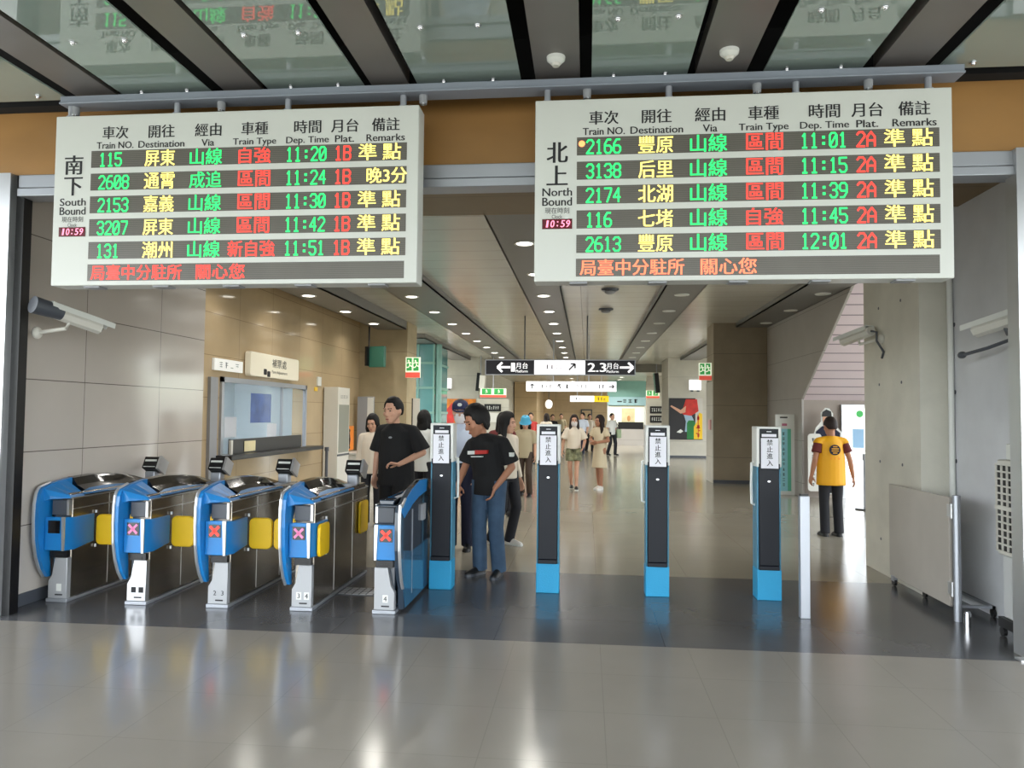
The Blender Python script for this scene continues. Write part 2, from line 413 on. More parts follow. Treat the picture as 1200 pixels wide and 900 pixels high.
# hall pillars and far walls
struct('pillar_1', MB().box(-5.6, -4.4, 17.85, 18.85, 0, 3.86), M_concP, 'tan concrete pillar beside the lift')
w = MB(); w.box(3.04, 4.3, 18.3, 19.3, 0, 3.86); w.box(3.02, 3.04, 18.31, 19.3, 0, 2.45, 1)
M_concD = grid('pillar_concrete_shaded', (146, 134, 114), (116, 106, 90), [(2, 1.25, .62, .012)], rough=.7, var=.09, vscale=2.5)  # same concrete with the weaker light on this pillar put into the colour
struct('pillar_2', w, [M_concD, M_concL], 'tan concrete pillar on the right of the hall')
w = MB(); w.box(-6.2, -4.26, 29, 50, 0, 3.86)
struct('pillar_3', w, M_concL, 'pale concrete wall end behind the lift')
w = MB(); w.box(3.14, 6.5, 29.3, 31.8, 0, 3.86)
struct('pillar_4', w, M_concL, 'pale concrete wall carrying the large advertisement')
struct('wall_right.004', MB().box(2.85, 4.5, 36, 36.3, 0, 3.86), M_concL, 'pale concrete wall with black notices')
struct('wall_far', MB().box(-9, 9, 50, 50.3, 0, 3.6), M_brown, 'brown panelled wall at the far end of the hall')
struct('wall_far.001', MB().box(-4.2, -2.9, 43, 50, 0, 3.5), M_brown, 'brown panelled wall corner beside the far passage')
for nm, x0, x1, y0, y1 in (('baseboard_right', 3.03, 4.31, 18.285, 18.3), ('baseboard_far', 3.12, 4.6, 29.28, 29.3)):
    struct(nm, MB().box(x0, x1, y0, y1, 0, .08), M_dgrey, 'dark skirting')

# ------------------------------------------------------------------ glass ceiling of the front hall
G_X = [(-4.62, -3.9, 'at the shutter post end'), (-3.43, -2.75, 'above the train number column of the South Bound board'), (-2.31, -1.6, 'above the train type column of the South Bound board'), (-1.21, -.47, 'above the gap between the two departure boards'),
       (.02, .67, 'above the destination column of the North Bound board'), (1.18, 1.82, 'above the departure time column of the North Bound board'), (2.32, 3.05, 'beyond the North Bound board, above the concrete wall')]
for x0, x1, where in G_X:
    t = thing('ceiling_glass_panel', 'greenish reflective ceiling glass panel '+where, 'ceiling panel', ((x0+x1)/2, 5.14, 3.94), 0, 'glass ceiling panels')
    hw = (x1-x0)/2
    MB().box(-hw, hw, -8, 0, 0, .012).build('glass', M_cglass, t)
    for y in (-.08, -.82, -1.56):
        for x in (-.175, .175):
            m = MB(); m.cyl((x, y, -.006), (x, y, .004), .02, n=12); m.ell((x, y, -.01), (.014, .014, .012), nu=10, nv=6)
            m.build('bolt', M_chrome, t, smooth=True)
S_X = [(-3.82, -3.5, 'nearest the shutter post'), (-2.66, -2.37, 'above the destination column of the South Bound board'), (-1.55, -1.28, 'above the remarks column of the South Bound board'), (-.37, -.06, 'carrying a smoke detector above the North label'), (.73, 1.07, 'carrying a smoke detector above the via column'), (1.91, 2.23, 'above the remarks column of the North Bound board'), (3.14, 3.5, 'above the right shutter post')]
for x0, x1, where in S_X:
    m = MB(); m.box(x0, x1, -3, 5.13, 3.955, 3.97); m.box(x0, x0+.012, -3, 5.13, 3.97, 4.06); m.box(x1-.012, x1, -3, 5.13, 3.97, 4.06)
    tag(m.build('ceiling_strip', M_cstrip), 'grey metal ceiling strip '+where, 'ceiling strip', 'grey ceiling strips')
m = MB(); m.box(-3.86, 2.43, 5.0, 5.03, 3.855, 3.905); m.box(-3.86, 2.43, 4.985, 5.14, 3.842, 3.856); m.box(-3.86, 2.43, 5.1, 5.14, 3.856, 3.94)
tag(m.build('ceiling_trough', M_trough, bevel=.004), 'long pale metal edge channel from which both departure boards hang', 'channel')
for x, w in ((-3.78, 'above the South label'), (-2.65, 'above the destination heading of the South Bound board'), (-1.16, 'at the end of the South Bound board'), (-.01, 'above the North label'), (1.13, 'above the train type heading'), (1.85, 'above the platform heading')):
    t = thing('sprinkler_nozzle', 'small grey fitting on the edge channel '+w, 'fitting', (x, 5.06, 3.842), 0, 'fittings on the edge channel')  # sprinkler nozzles along the channel; they give no light
    m = MB(); m.cyl((0, 0, -.015), (0, 0, .0), .03, n=14); m.cyl((0, .0, -.06), (0, .0, -.015), .026, .03, n=14); m.build('body', M_grey, t, smooth=True)
    MB().cyl((0, -.012, -.07), (0, -.012, -.058), .018, n=12).build('lens', M_chrome, t, smooth=True)  # chrome tip of the nozzle
for x, w in ((-.215, 'above the North Bound board number column'), (.9, 'above the North Bound board via column')):
    t = thing('smoke_detector', 'white domed smoke detector on a ceiling strip '+w, 'smoke detector', (x, 4.8, 3.955), 0, 'smoke detectors on the front ceiling')
    m = MB(); m.cyl((0, 0, -.022), (0, 0, 0), .06, .062, n=20); m.cyl((0, 0, -.045), (0, 0, -.022), .036, .056, n=20); m.build('base', M_white, t, smooth=True)
    MB().cyl((0, 0, -.062), (0, 0, -.045), .022, .032, n=16).build('sensor_cap', M_white2, t, smooth=True)

# ------------------------------------------------------------------ departure boards
BW, BH = 2.71, 1.25
HEAD = [('車次', 'Train NO.', .466, .30), ('開往', 'Destination', .82, .37), ('經由', 'Via', 1.172, .10), ('車種', 'Train Type', 1.52, .34), ('時間', 'Dep. Time', 1.91, .33), ('月台', 'Plat.', 2.18, .145), ('備註', 'Remarks', 2.475, .29)]
# LED figures as strokes on a 4 x 6 grid
DIG = {'0': [(0, 1, 0, 5), (0, 5, 1, 6), (1, 6, 3, 6), (3, 6, 4, 5), (4, 5, 4, 1), (4, 1, 3, 0), (3, 0, 1, 0), (1, 0, 0, 1), (.6, 1.2, 3.4, 4.8)],
       '1': [(.9, 4.9, 2, 6), (2, 6, 2, 0), (.8, 0, 3.2, 0)],
       '2': [(0, 5, 1, 6), (1, 6, 3, 6), (3, 6, 4, 5), (4, 5, 4, 4), (4, 4, 0, 0), (0, 0, 4, 0)],
       '3': [(0, 5, 1, 6), (1, 6, 3, 6), (3, 6, 4, 5), (4, 5, 4, 4), (4, 4, 3, 3.1), (3, 3.1, 1.6, 3.1), (3, 3.1, 4, 2), (4, 2, 4, 1), (4, 1, 3, 0), (3, 0, 1, 0), (1, 0, 0, 1)],
       '4': [(3, 0, 3, 6), (3, 6, 0, 2), (0, 2, 4, 2)],
       '5': [(4, 6, 0, 6), (0, 6, 0, 3.5), (0, 3.5, 3, 3.5), (3, 3.5, 4, 2.5), (4, 2.5, 4, 1), (4, 1, 3, 0), (3, 0, 1, 0), (1, 0, 0, 1)],
       '6': [(3.6, 6, 1.6, 6), (1.6, 6, 0, 4), (0, 4, 0, 1), (0, 1, 1, 0), (1, 0, 3, 0), (3, 0, 4, 1), (4, 1, 4, 2.4), (4, 2.4, 3, 3.3), (3, 3.3, 0, 3.3)],
       '7': [(0, 6, 4, 6), (4, 6, 4, 5), (4, 5, 1.6, 0)],
       '8': [(1, 3.2, 0, 4), (0, 4, 0, 5), (0, 5, 1, 6), (1, 6, 3, 6), (3, 6, 4, 5), (4, 5, 4, 4), (4, 4, 3, 3.2), (3, 3.2, 1, 3.2), (1, 3.2, 0, 2.2), (0, 2.2, 0, 1), (0, 1, 1, 0), (1, 0, 3, 0), (3, 0, 4, 1), (4, 1, 4, 2.2), (4, 2.2, 3, 3.2)],
       '9': [(.4, 0, 2.4, 0), (2.4, 0, 4, 2), (4, 2, 4, 5), (4, 5, 3, 6), (3, 6, 1, 6), (1, 6, 0, 5), (0, 5, 0, 3.6), (0, 3.6, 1, 2.7), (1, 2.7, 4, 2.7)],
       'A': [(0, 0, 0, 4), (0, 4, 2, 6), (2, 6, 4, 4), (4, 4, 4, 0), (0, 2.4, 4, 2.4)],
       'B': [(0, 0, 0, 6), (0, 6, 3, 6), (3, 6, 4, 5), (4, 5, 4, 4), (4, 4, 3, 3.2), (3, 3.2, 0, 3.2), (3, 3.2, 4, 2.2), (4, 2.2, 4, 1), (4, 1, 3, 0), (3, 0, 0, 0)]}
def led_digits(m, s, x, z, h, adv, tk=.006):
    for i, ch in enumerate(s):
        cx = x+adv*(i+.5)
        if ch == ':':
            for dz in (.22, -.22): m.box(cx-.009, cx+.009, -.004, .0, z+dz*h-.009, z+dz*h+.009)
            continue
        w = adv*.72
        for k, (a0, b0, a1, b1) in enumerate(DIG[ch]):
            p = V((cx-w/2+w*a0/4, 0, z-h/2+h*b0/6)); q = V((cx-w/2+w*a1/4, 0, z-h/2+h*b1/6))
            d = (q-p).normalized(); nn = V((-d.z, 0, d.x))*tk; e = d*tk*.6; y = V((0, -.004-.00005*k, 0))
            m.face([p-e-nn+y, q+e-nn+y, q+e+nn+y, p-e+nn+y])
def board(x0, zb, label, side, en, rows, plat, msg, dot):
    t = thing('departure_board', label, 'departure board', (x0, 5.0, zb), 0, 'departure boards')
    m = MB(); m.box(0, BW, 0, .17, 0, BH)
    m.build('housing', M_board, t, bevel=.006)
    for i in range(5):
        cx = .3+i*.53; MB().box(cx-.06, cx+.06, .02, .12, -.012, 0).build('mounting_clip', M_grey, t)
    for a, b, cx, w in HEAD:
        m = MB(); m.text(a, (cx, -.002, 1.117), .094, w=.196, bold=.03); m.text(b, (cx, -.002, 1.017 if 'p' in b else 1.024), .061 if 'p' in b else .05, w=w*.94, bold=.03)
        m.build('heading_text', M_print, t)
    m = MB()
    m.text(side[0], (.152, -.002, .885), .142, w=.138, bold=.04); m.text(side[1], (.152, -.002, .727), .135, w=.138, bold=.04)
    m.text(en, (.153, -.002, .612), .055, w=.2, bold=.03); m.text('Bound', (.153, -.002, .546), .057, w=.2, bold=.03)
    m.text('現在時刻', (.153, -.002, .485), .042, w=.165); m.text('Clock', (.153, -.002, .443), .026, w=.07)
    m.build('side_lettering', M_print, t)
    m = MB(); m.box(.052, .256, -.004, .02, .358, .427); ck = m.build('clock_display', mat('clock_red_glass', (92, 8, 26), .2), t)
    m = MB()
    for i, ch in enumerate('10:59'):
        cx = .088+i*.035
        if ch == ':':
            m.box(cx-.004, cx+.004, -.007, -.005, .402, .41); m.box(cx-.006, cx+.002, -.007, -.005, .376, .384)
        else: m.text(ch, (cx, -.006, .393), .048, u=(1, 0, 0), v=(.14, 0, 1), w=.026 if ch != '1' else .012, bold=.02)
    m.build('clock_digits', mat('clock_digit', (255, 130, 160), .5, emit=1.2), ck)
    for r, (no, dest, via, typ, tim, rem) in enumerate(rows):
        zt = .985-r*.1672; zc = zt-.063
        pn = MB().box(.285, 2.628, -.002, .02, zt-.124, zt).build('display_row', M_ledbg, t)
        def cell(kind, col, w, *items):
            m = MB()
            for it in items:
                if len(it) == 5: led_digits(m, *it)
                else: m.text(it[0], (it[1], -.004, it[2]), it[3], w=it[4], bold=.022)
            m.build(kind, col, pn)
        cell('train_number_text', M_ledG, 0, (no, .344, zc-.004, .092, .0605))
        cell('destination_text', M_ledY, 0, (dest, .813, zc, .118, .228, 0))
        cell('via_text', M_ledG, 0, (via, 1.162, zc, .118, .24, 0))
        cell('train_type_text', M_ledR, 0, (typ, 1.525 if len(typ) == 2 else 1.515, zc, .114, .235 if len(typ) == 2 else .345, 0))
        cell('departure_time_text', M_ledG, 0, (tim, 1.752, zc-.002, .094, .0605))
        cell('platform_text', M_ledR, 0, (plat, 2.106, zc-.002, .094, .064))
        if rem == '準點': cell('remarks_text', M_ledY, 0, ('準', 2.348, zc+.002, .116, .128, 0), ('點', 2.522, zc+.002, .116, .128, 0))
        else: cell('remarks_text', M_ledY, 0, (rem, 2.488, zc+.002, .112, .285, 0))
    pn = MB().box(.283, 2.62, -.002, .02, .032, .153).build('message_row', M_ledbg, t)
    for tx, cx, w in ((msg[0], .656, .69), (msg[1], 1.29, .36)):
        m = MB(); m.text(tx, (cx, -.004, .092), .108, w=w, bold=.022); m.build('message_text', M_ledO if dot else M_ledR, pn)
    if dot:
        MB().ell((.318, -.004, .94), (.022, .005, .022)).build('indicator_light', mat('indicator', (255, 150, 90), .5, emit=1.3), t, smooth=True)
    for x in (.08, .905, 1.742, 2.585):
        m = MB(); m.cyl((x, .05, BH), (x, .05, 3.842-zb), .022, n=14); m.cyl((x, .05, BH), (x, .05, BH+.012), .034, n=14)
        m.build('hanging_rod', M_alu, t, smooth=True)
    return t
board(-3.885, 2.504, 'white hanging departure board headed South Bound with coloured LED train rows', '南下', 'South',
      [('115', '屏東', '山線', '自強', '11:20', '準點'), ('2608', '通霄', '成追', '區間', '11:24', '晚3分'), ('2153', '嘉義', '山線', '區間', '11:30', '準點'), ('3207', '屏東', '山線', '區間', '11:42', '準點'), ('131', '潮州', '山線', '新自強', '11:51', '準點')], '1B', ('局臺中分駐所', '關心您'), False)
board(-.362, 2.504, 'white hanging departure board headed North Bound with coloured LED train rows', '北上', 'North',
      [('2166', '豐原', '山線', '區間', '11:01', '準點'), ('3138', '后里', '山線', '區間', '11:15', '準點'), ('2174', '北湖', '山線', '區間', '11:39', '準點'), ('116', '七堵', '山線', '自強', '11:45', '準點'), ('2613', '豐原', '山線', '區間', '12:01', '準點')], '2A', ('局臺中分駐所', '關心您'), True)

# ------------------------------------------------------------------ ticket gates
def gate(cx, label, nums, side=1, flaps='both', dim=False):
    """side=1: curved fin on the gate's own left; y runs from the front face into the depth"""
    t = thing('ticket_gate', label, 'ticket gate', (cx, 5.87, 0), 0, 'ticket gates')
    X = lambda x: x*side
    def bx(m, x0, x1, *a, **k):
        a0, a1 = sorted((X(x0), X(x1))); return m.box(a0, a1, *a, **k)
    L = 1.5
    m = MB(); bx(m, -.082, .082, .04, L, .03, .86); bx(m, -.06, .06, .04, L, .86, .9); m.build('body', M_steel if side == 1 else M_sideglass, t, bevel=.008)
    m = MB(); bx(m, .082, .085, .05, L-.02, .765, .772); bx(m, .082, .0845, .52, .526, .05, .86); bx(m, .082, .0845, 1.02, 1.026, .05, .86); bx(m, .078, .088, .02, L, .858, .866); m.build('side_trim', M_bright, t)
    m = MB(); bx(m, -.095, .092, -.015, .1, 0, .03); bx(m, -.085, .088, .1, L, 0, .022); m.build('base_plate', M_alu, t, bevel=.004)
    m = MB(); pts = [(-.085, .03), (.08, .03), (.08, .365), (-.03, .365), (-.055, .22), (-.085, .17)]
    m.prism([(X(a), b) for a, b in pts], 1, -.005, .06); m.build('pedestal_front', M_bright if nums[0] == '#' else M_pedestal, t, bevel=.004)
    m = MB(); bx(m, -.07, .07, .0, .1, .365, .42); bx(m, -.02, .04, -.004, .0, .372, .392); m.build('dark_gap', M_black, t)  # black block put in for the dark gap below the blue unit
    nl = MB()
    for i, s in enumerate(nums):
        xx = (.012 if len(nums) == 1 else (-.025 if i == 0 else .04))
        if s == '#': nl.box(xx-.02, xx+.02, -.008, -.005, .1, .145)
        else:
            if len(nums) == 1 or dim: nl.box(xx-.022, xx+.022, -.0065, -.005, .09, .15, 1)
            nl.text(s, (xx, -.0075, .12), .038, bold=.02)
    nl.box(-.02, .045, -.008, -.005, .055, .066)
    nl.build('gate_number', [M_print, M_white], t)
    # blue direction unit with flared side
    m = MB(); o1 = [(-.105, .43), (.07, .43), (.07, .71), (-.105, .71)]; o2 = [(-.09, .43), (.105, .43), (.105, .70), (-.09, .70)]; o3 = [(-.085, .46), (.1, .46), (.1, .70), (-.085, .70)]
    m.loft([[V((X(a), y, z)) for a, z in o] for y, o in ((-.04, o1), (.05, o2), (.30, o3))])
    m.build('direction_unit', M_blue, t, bevel=.006)
    m = MB(); m.prism([(X(a), b) for a, b in [(.055, .43), (.074, .43), (.074, .71), (.045, .71)]], 1, -.047, -.035); m.build('unit_trim', M_bright, t)
    dx = -.02 if side == 1 else -.02
    m = MB(); bx(m, dx-.052, dx+.052, -.046, -.04, .575, .68); dp = m.build('cross_display', M_gloss, t)
    if nums != ['']:
        m = MB()
        for sg in (1, -1):
            m.box(X(dx)-.052, X(dx)+.052, -.05, -.047, .618, .638, rot=(0, sg*PI/4, 0))
        m.build('red_cross', M_ledR if not dim else mat('led_dim', (196, 120, 160), .5, emit=.5), dp)
    m = MB(); bx(m, -.075, .075, .0, .3, .72, .845); m.build('upper_box', M_dgrey, t, bevel=.006)
    m = MB(); bx(m, .06, .08, -.004, .03, .72, .85); m.build('upper_trim', M_bright, t)
    # curved fin
    low = (lambda y, z: z) if side == 1 else (lambda y, z: z-.10*max(0.0, 1-(y+.06)/.6))
    top = [(-.055, .955), (.06, .985), (.28, 1.012), (.55, 1.02), (.85, 1.005), (1.15, .965), (1.4, .905), (1.5, .86)]
    top = [(y, low(y, z)) for y, z in top]
    front = [(.02, .20), (-.03, .27), (-.075, .38), (-.105, .52), (-.115, .68), (-.112, .82), (-.098, .90), (-.08, .935)]
    outl = front+top
    if side == -1: outl = [(y, min(z, .87+max(0, y)*.3)) for y, z in front]+top
    inner = [(.28, .82), (.10, .80), (.05, .74), (.03, .62), (.035, .42), (.05, .2)] if side == 1 else [(1.5, .03), (.04, .03)]
    m = MB(); a0, a1 = sorted((X(-.15), X(-.108))); m.prism((front+top[:3] if side == 1 else outl)+inner, 0, a0, a1)
    m.build('side_fin', M_blue if side == 1 else M_sideglass, t)
    if side == -1:
        m = MB(); m.prism([(-.10, .84)]+top[:5]+[(.85, .9), (.55, .88), (.3, .84), (.02, .76)], 0, X(-.154), X(-.149)); m.build('blue_band', M_blue, t)
        m = MB(); m.prism([(.02, .2), (.1, .03), (1.5, .03), (1.5, .45), (.3, .45), (.02, .5)], 0, X(-.153), X(-.149)); m.build('lower_panel', mat('gate_lower_blue', (52, 96, 128), .15, spec=.6), t)
        m = MB(); m.box(X(-.149), X(-.156), .3, .306, .1, .8); m.box(X(-.149), X(-.17), .62, .74, .66, .8); m.build('side_label', M_grey, t)
    m = MB()
    for (p, q) in zip(outl, outl[1:10]):
        m.cyl((X(-.148), p[0]-.004, p[1]+.002), (X(-.148), q[0]-.004, q[1]+.002), .0125, n=8); m.ell((X(-.148), q[0]-.004, q[1]+.002), (.0125, .0125, .0125), nu=8, nv=6)
    m.build('fin_rim', M_bright, t, smooth=True)
    # sloping top cover: ridge over the fin down to the passage side
    rings = []
    for y, z in top[0:]:
        if y < .2: continue
        zr = max(z, .872); rings.append([V((X(-.152), y, zr+.004)), V((X(-.10), y, zr-.004)), V((X(-.06), y, (zr+.87)/2+.004)), V((X(.084), y, .872)), V((X(.084), y, .862)), V((X(-.152), y, .85))])
    m = MB(); m.loft(rings); m.build('top_cover', M_gloss, t, split=30, smooth=True)
    m = MB(); rings = []
    for y, z in [(-.06, low(-.06, .95)), (.02, low(.02, .97)), (.1, low(.1, .99)), (.2, low(.2, 1.003))]:
        rings.append([V((X(-.15), y, z)), V((X(-.10), y, z-.008)), V((X(.06 if y > 0 else -.06), y, min(.885, z-.01))), V((X(.078 if y > 0 else -.05), y, .86 if side == 1 else .835)), V((X(-.15), y, .83))])
    m.loft(rings)
    if side == 1: m.build('top_nose', M_blue, t)
    else: m.b.free()
    m = MB(); ys = [.2, .35, .55, .75, .95, 1.08]; hs = [.02, .05, .058, .05, .03, .004]; prev = None; ra = []
    for y, h in zip(ys, hs):
        zr = 1.0-.02*max(0, (y-.6)); k0, k1 = .12, .12+h*6
        f = lambda k, e: V((X(-.06+(.084+.06)*k), y, ((zr+.87)/2+.004)*(1-k)+.872*k+e))
        ra.append([f(.9-h*9, .008), f(.95, .008), f(.95, .001), f(.9-h*9, .001)])
    m.loft(ra); m.build('blue_inlay', M_blue, t)
    # card reader at the far end
    if side == 1:
        rd_ = MB(); rd_.box(X(-.02)-.05, X(-.02)+.05, 1.3, 1.4, .86, .99); rd_.build('reader_post', M_alu, t, bevel=.01)
        m = MB(); m.box(-.085, .085, 1.28, 1.42, .985, 1.115, rot=(-.5, 0, 0)); h = m.build('card_reader', M_black, t, bevel=.012)
        m = MB(); m.box(X(.085)-.012, X(.085)+.012, 1.275, 1.43, .98, 1.12, rot=(-.5, 0, 0), at=(0, 1.35, 1.05)); m.build('reader_side', M_bright, h)
        m = MB(); m.box(-.06, .06, 1.268, 1.276, 1.055, 1.075, rot=(-.5, 0, 0), at=(0, 1.35, 1.05)); m.box(-.06, .06, 1.268, 1.276, .995, 1.0, rot=(-.5, 0, 0), at=(0, 1.35, 1.05)); m.build('reader_strip', M_white, h)
    def hinge(x, y):
        for z in (.405, .70): MB().cyl((x, y, z), (x, y, z+.025), .011, n=10).build('flap_hinge', M_bright, t, smooth=True)
    if flaps in ('both', 'right'):
        MB().prism(rrect(.105, .31, .425, .69, .045), 1, .31, .345).build('flap', M_yel, t, bevel=.008)
        hinge(.095, .327)
    if flaps in ('both', 'left'):
        MB().prism(rrect(-.385, -.178, .425, .69, .045), 1, .31, .345).build('flap', M_yel, t, bevel=.008)
        hinge(-.172, .327)
    if flaps == 'left':      # open on the passage side: flaps folded along the body
        MB().prism(rrect(.02, .25, .425, .69, .04), 0, .108, .135).build('flap', M_yel, t, bevel=.008)
        MB().prism(rrect(1.18, 1.44, .43, .74, .04), 0, .086, .11).build('flap', M_yel, t, bevel=.008)
        hinge(.095, .27)
    return t
M_pedestal = mat('pedestal_grey', (176, 178, 182), .45, metal=.35, var=.05)
M_sideglass = mat('gate_side_glass', (48, 60, 74), .1, spec=.7, coat=.5)
gate(-4.40, 'ticket gate against the grey tile wall, number plate blank', [''], flaps='right', dim=True)
gate(-3.70, 'ticket gate with bright white pedestal and dark number squares, second from the tile wall', ['#', '#'], dim=True)
gate(-2.995, 'ticket gate marked 2 3 with a red cross display', ['2', '3'])
gate(-2.285, 'ticket gate marked 3 4 with folded yellow flaps beside the open passage', ['3', '4'], flaps='left', dim=True)
gate(-1.607, 'ticket gate marked 4 with its curved blue fin towards the barrier post', ['4'], side=-1, flaps='none')

m = MB(); m.box(-.17, .17, -.14, .14, 0, .004); gr_ = thing('floor_grating', 'small floor grating with bright slots beside the gate marked 3 4', 'grating', (-2.02, 6.56, .001)); m.build('frame', M_dgrey, gr_)
m = MB()
for i in range(5):
    for j in range(5): m.box(-.155+i*.064, -.105+i*.064, -.12+j*.052, -.09+j*.052, .004, .007)
m.build('slats', M_bright, gr_)

# ------------------------------------------------------------------ barrier posts with notices
def post(cx, label):
    t = thing('barrier_post', label, 'barrier post', (cx, 6.74, 0), 0, 'tall dark blue barrier posts')
    D = .19
    m = MB(); m.box(-.104, .104, .0, D, 0, .265); m.build('base', M_cyan, t, bevel=.006)
    m = MB(); m.box(-.102, -.086, .012, D, .265, 1.16); m.box(.086, .102, .012, D, .265, 1.16); m.box(-.078, .078, .05, D, .265, 1.16); m.build('side_panels', M_pcyan, t, bevel=.006)
    m = MB(); m.box(-.086, .086, .0, .05, .3, 1.5); m.box(-.088, .085, -.012, .03, .262, .30); m.build('front_panel', M_postblk, t, bevel=.005)
    m = MB(); m.box(-.107, -.08, -.004, D, 1.16, 1.51); m.box(.08, .107, -.004, D, 1.16, 1.51); m.box(-.107, .107, -.004, D, 1.495, 1.515); m.box(-.08, .08, .05, D, 1.16, 1.495); m.build('head_cover', M_white, t, bevel=.006)
    m = MB(); m.box(-.088, .088, -.022, -.004, 1.14, 1.19); m.build('notice_clip', M_postblk, t, bevel=.003)
    m = MB(); m.box(-.062, .062, -.008, .003, 1.425, 1.45); m.box(-.02, .02, -.008, .003, 1.468, 1.474); m.build('sensor_window', M_paper, t)
    pg = MB().box(-.074, .074, -.028, -.022, 1.15, 1.415).build('paper_notice', M_paper, t)
    m = MB()
    for i, ch in enumerate('禁止進入'): m.text(ch, (0, -.0295, 1.378-i*.06), .05, w=.05, bold=.03)
    m.build('notice_lettering', M_print, pg)
    m = MB(); m.ell((0, .002, 1.035), (.014, .008, .008)); m.build('indicator_light', mat('post_light', (240, 244, 250), .4, emit=1.0), t, smooth=True)
    return t
P0 = post(-1.325, 'tall dark blue barrier post with paper notice, right behind the gate marked 4')
for cx, lb, hs in ((-.345, 'tall dark blue barrier post with paper notice, beside the woman in the light blue hat', 0), (.63, 'tall dark blue barrier post with white side handle, third from the gates', -1), (1.595, 'tall dark blue barrier post with paper notice, next to the thin metal post', -1)):
    q = copy_tree(P0); q.location.x = cx; q['label'] = lb
    if hs:
        m = MB(); m.tube([(-.10, .1, 1.2), (-.128, .1, 1.19), (-.132, .1, 1.0), (-.128, .1, .83), (-.10, .1, .82)], .012); m.build('side_handle', M_white, q, smooth=True)
m = MB(); m.tube([(.10, .1, 1.2), (.135, .1, 1.19), (.14, .1, 1.0), (.135, .1, .83), (.10, .1, .82)], .012); m.build('side_handle', M_white, P0, smooth=True)

t = thing('metal_post', 'thin square brushed metal post standing on the floor beside the last barrier post', 'post', (1.74, 6.21, 0))
MB().box(-.038, .038, -.03, .03, 0, .97).build('shaft', M_alu, t, bevel=.004)
m = MB(); m.box(-.03, .03, -.022, .022, .97, .985); m.build('cap', M_black, t)

# ------------------------------------------------------------------ right side: swing panel, bollard, cooler, pipe, cameras
t = thing('swing_gate', 'grey metal swing gate panel folded against the concrete pier', 'gate', (2.93, 6.27, 0))
m = MB(); m.box(-.012, .012, .1, 1.3, .09, .965); m.build('panel', mat('swing_panel', (182, 176, 168), .45, metal=.1, var=.05), t, bevel=.004)
m = MB(); m.cyl((0, 0, 0), (0, 0, .98), .028, n=16); m.cyl((0, 0, .98), (0, 0, .99), .03, n=16); m.build('pole', M_alu, t, smooth=True)
for z in (.24, .86):
    m = MB(); m.box(-.02, .016, .01, .12, z-.05, z+.05); m.cyl((-.015, .045, z-.06), (-.015, .045, z+.06), .012, n=10); m.build('hinge', M_bright, t, bevel=.003)
m = MB(); m.cyl((-.012, 1.22, .04), (.012, 1.22, .04), .038, n=18); w_ = m.build('caster', M_black, t, smooth=True)
MB().box(-.02, .02, 1.19, 1.25, .05, .1).build('caster_fork', M_alu, w_)
m = MB(); m.cyl((0, 0, 0), (0, 0, .1), .026, n=16); m.cyl((0, 0, .1), (0, 0, .115), .02, n=16)
tag(m.build('floor_stop', M_chrome, smooth=True), 'short shiny metal floor stop beside the swing gate pole', 'floor stop'); bpy.data.objects['floor_stop'].location = (2.93, 6.12, 0)

t = thing('air_cooler', 'white portable air cooler with a dark slotted grille behind the shutter post', 'air cooler', (3.17, 5.75, 0))
m = MB(); m.box(-.12, .12, -.16, .16, .6, 1.3); m.build('body', M_white2, t, bevel=.012)
m = MB(); m.box(-.1, .11, -.14, .14, .14, .6); m.build('water_tank', mat('tank_white', (196, 198, 198), .4), t, bevel=.015)
m = MB(); m.box(-.125, -.115, -.14, .14, .63, 1.27); g = m.build('grille', M_black, t)
m = MB()
for i in range(13): m.box(-.136, -.124, -.15, .15, .625+i*.053, .637+i*.053)
for i in range(5): m.box(-.136, -.124, -.15+i*.0725, -.138+i*.0725, .625, 1.27)
m.box(-.14, -.124, -.155, .155, .935, .965)
m.build('grille_bars', M_white2, g)
m = MB(); m.box(-.08, .08, -.11, .11, 1.3, 1.42); m.build('control_box', M_white, t, bevel=.01)
m = MB(); m.box(-.12, .12, -.17, .17, .07, .14); m.build('cart_frame', M_black, t)
for x in (-.1, .1):
    for y in (-.14, .14): MB().cyl((x-.012, y, .035), (x+.012, y, .035), .034, n=14).build('caster', M_black, t, smooth=True)
t = thing('trolley_frame', 'low black trolley frame on casters beside the concrete pier', 'trolley', (3.15, 6.72, 0))
m = MB(); m.box(-.14, -.115, -.3, .35, .07, .09); m.box(.115, .14, -.3, .35, .07, .09); m.box(-.14, .14, -.3, -.27, .07, .09); m.box(-.14, .14, .32, .35, .07, .09); m.build('frame', M_alu, t)
for x in (-.13, .13):
    for y in (-.28, .33): MB().cyl((x-.01, y, .035), (x+.01, y, .035), .034, n=14).build('caster', M_black, t, smooth=True)

m = MB(); m.tube([(3.27, 7.06, .9), (3.27, 7.06, 2.2), (3.265, 7.06, 3.5)], .025, n=12); tag(m.build('drain_pipe', M_white, smooth=True), 'thin white plastic pipe running up the corner of the concrete wall', 'pipe')

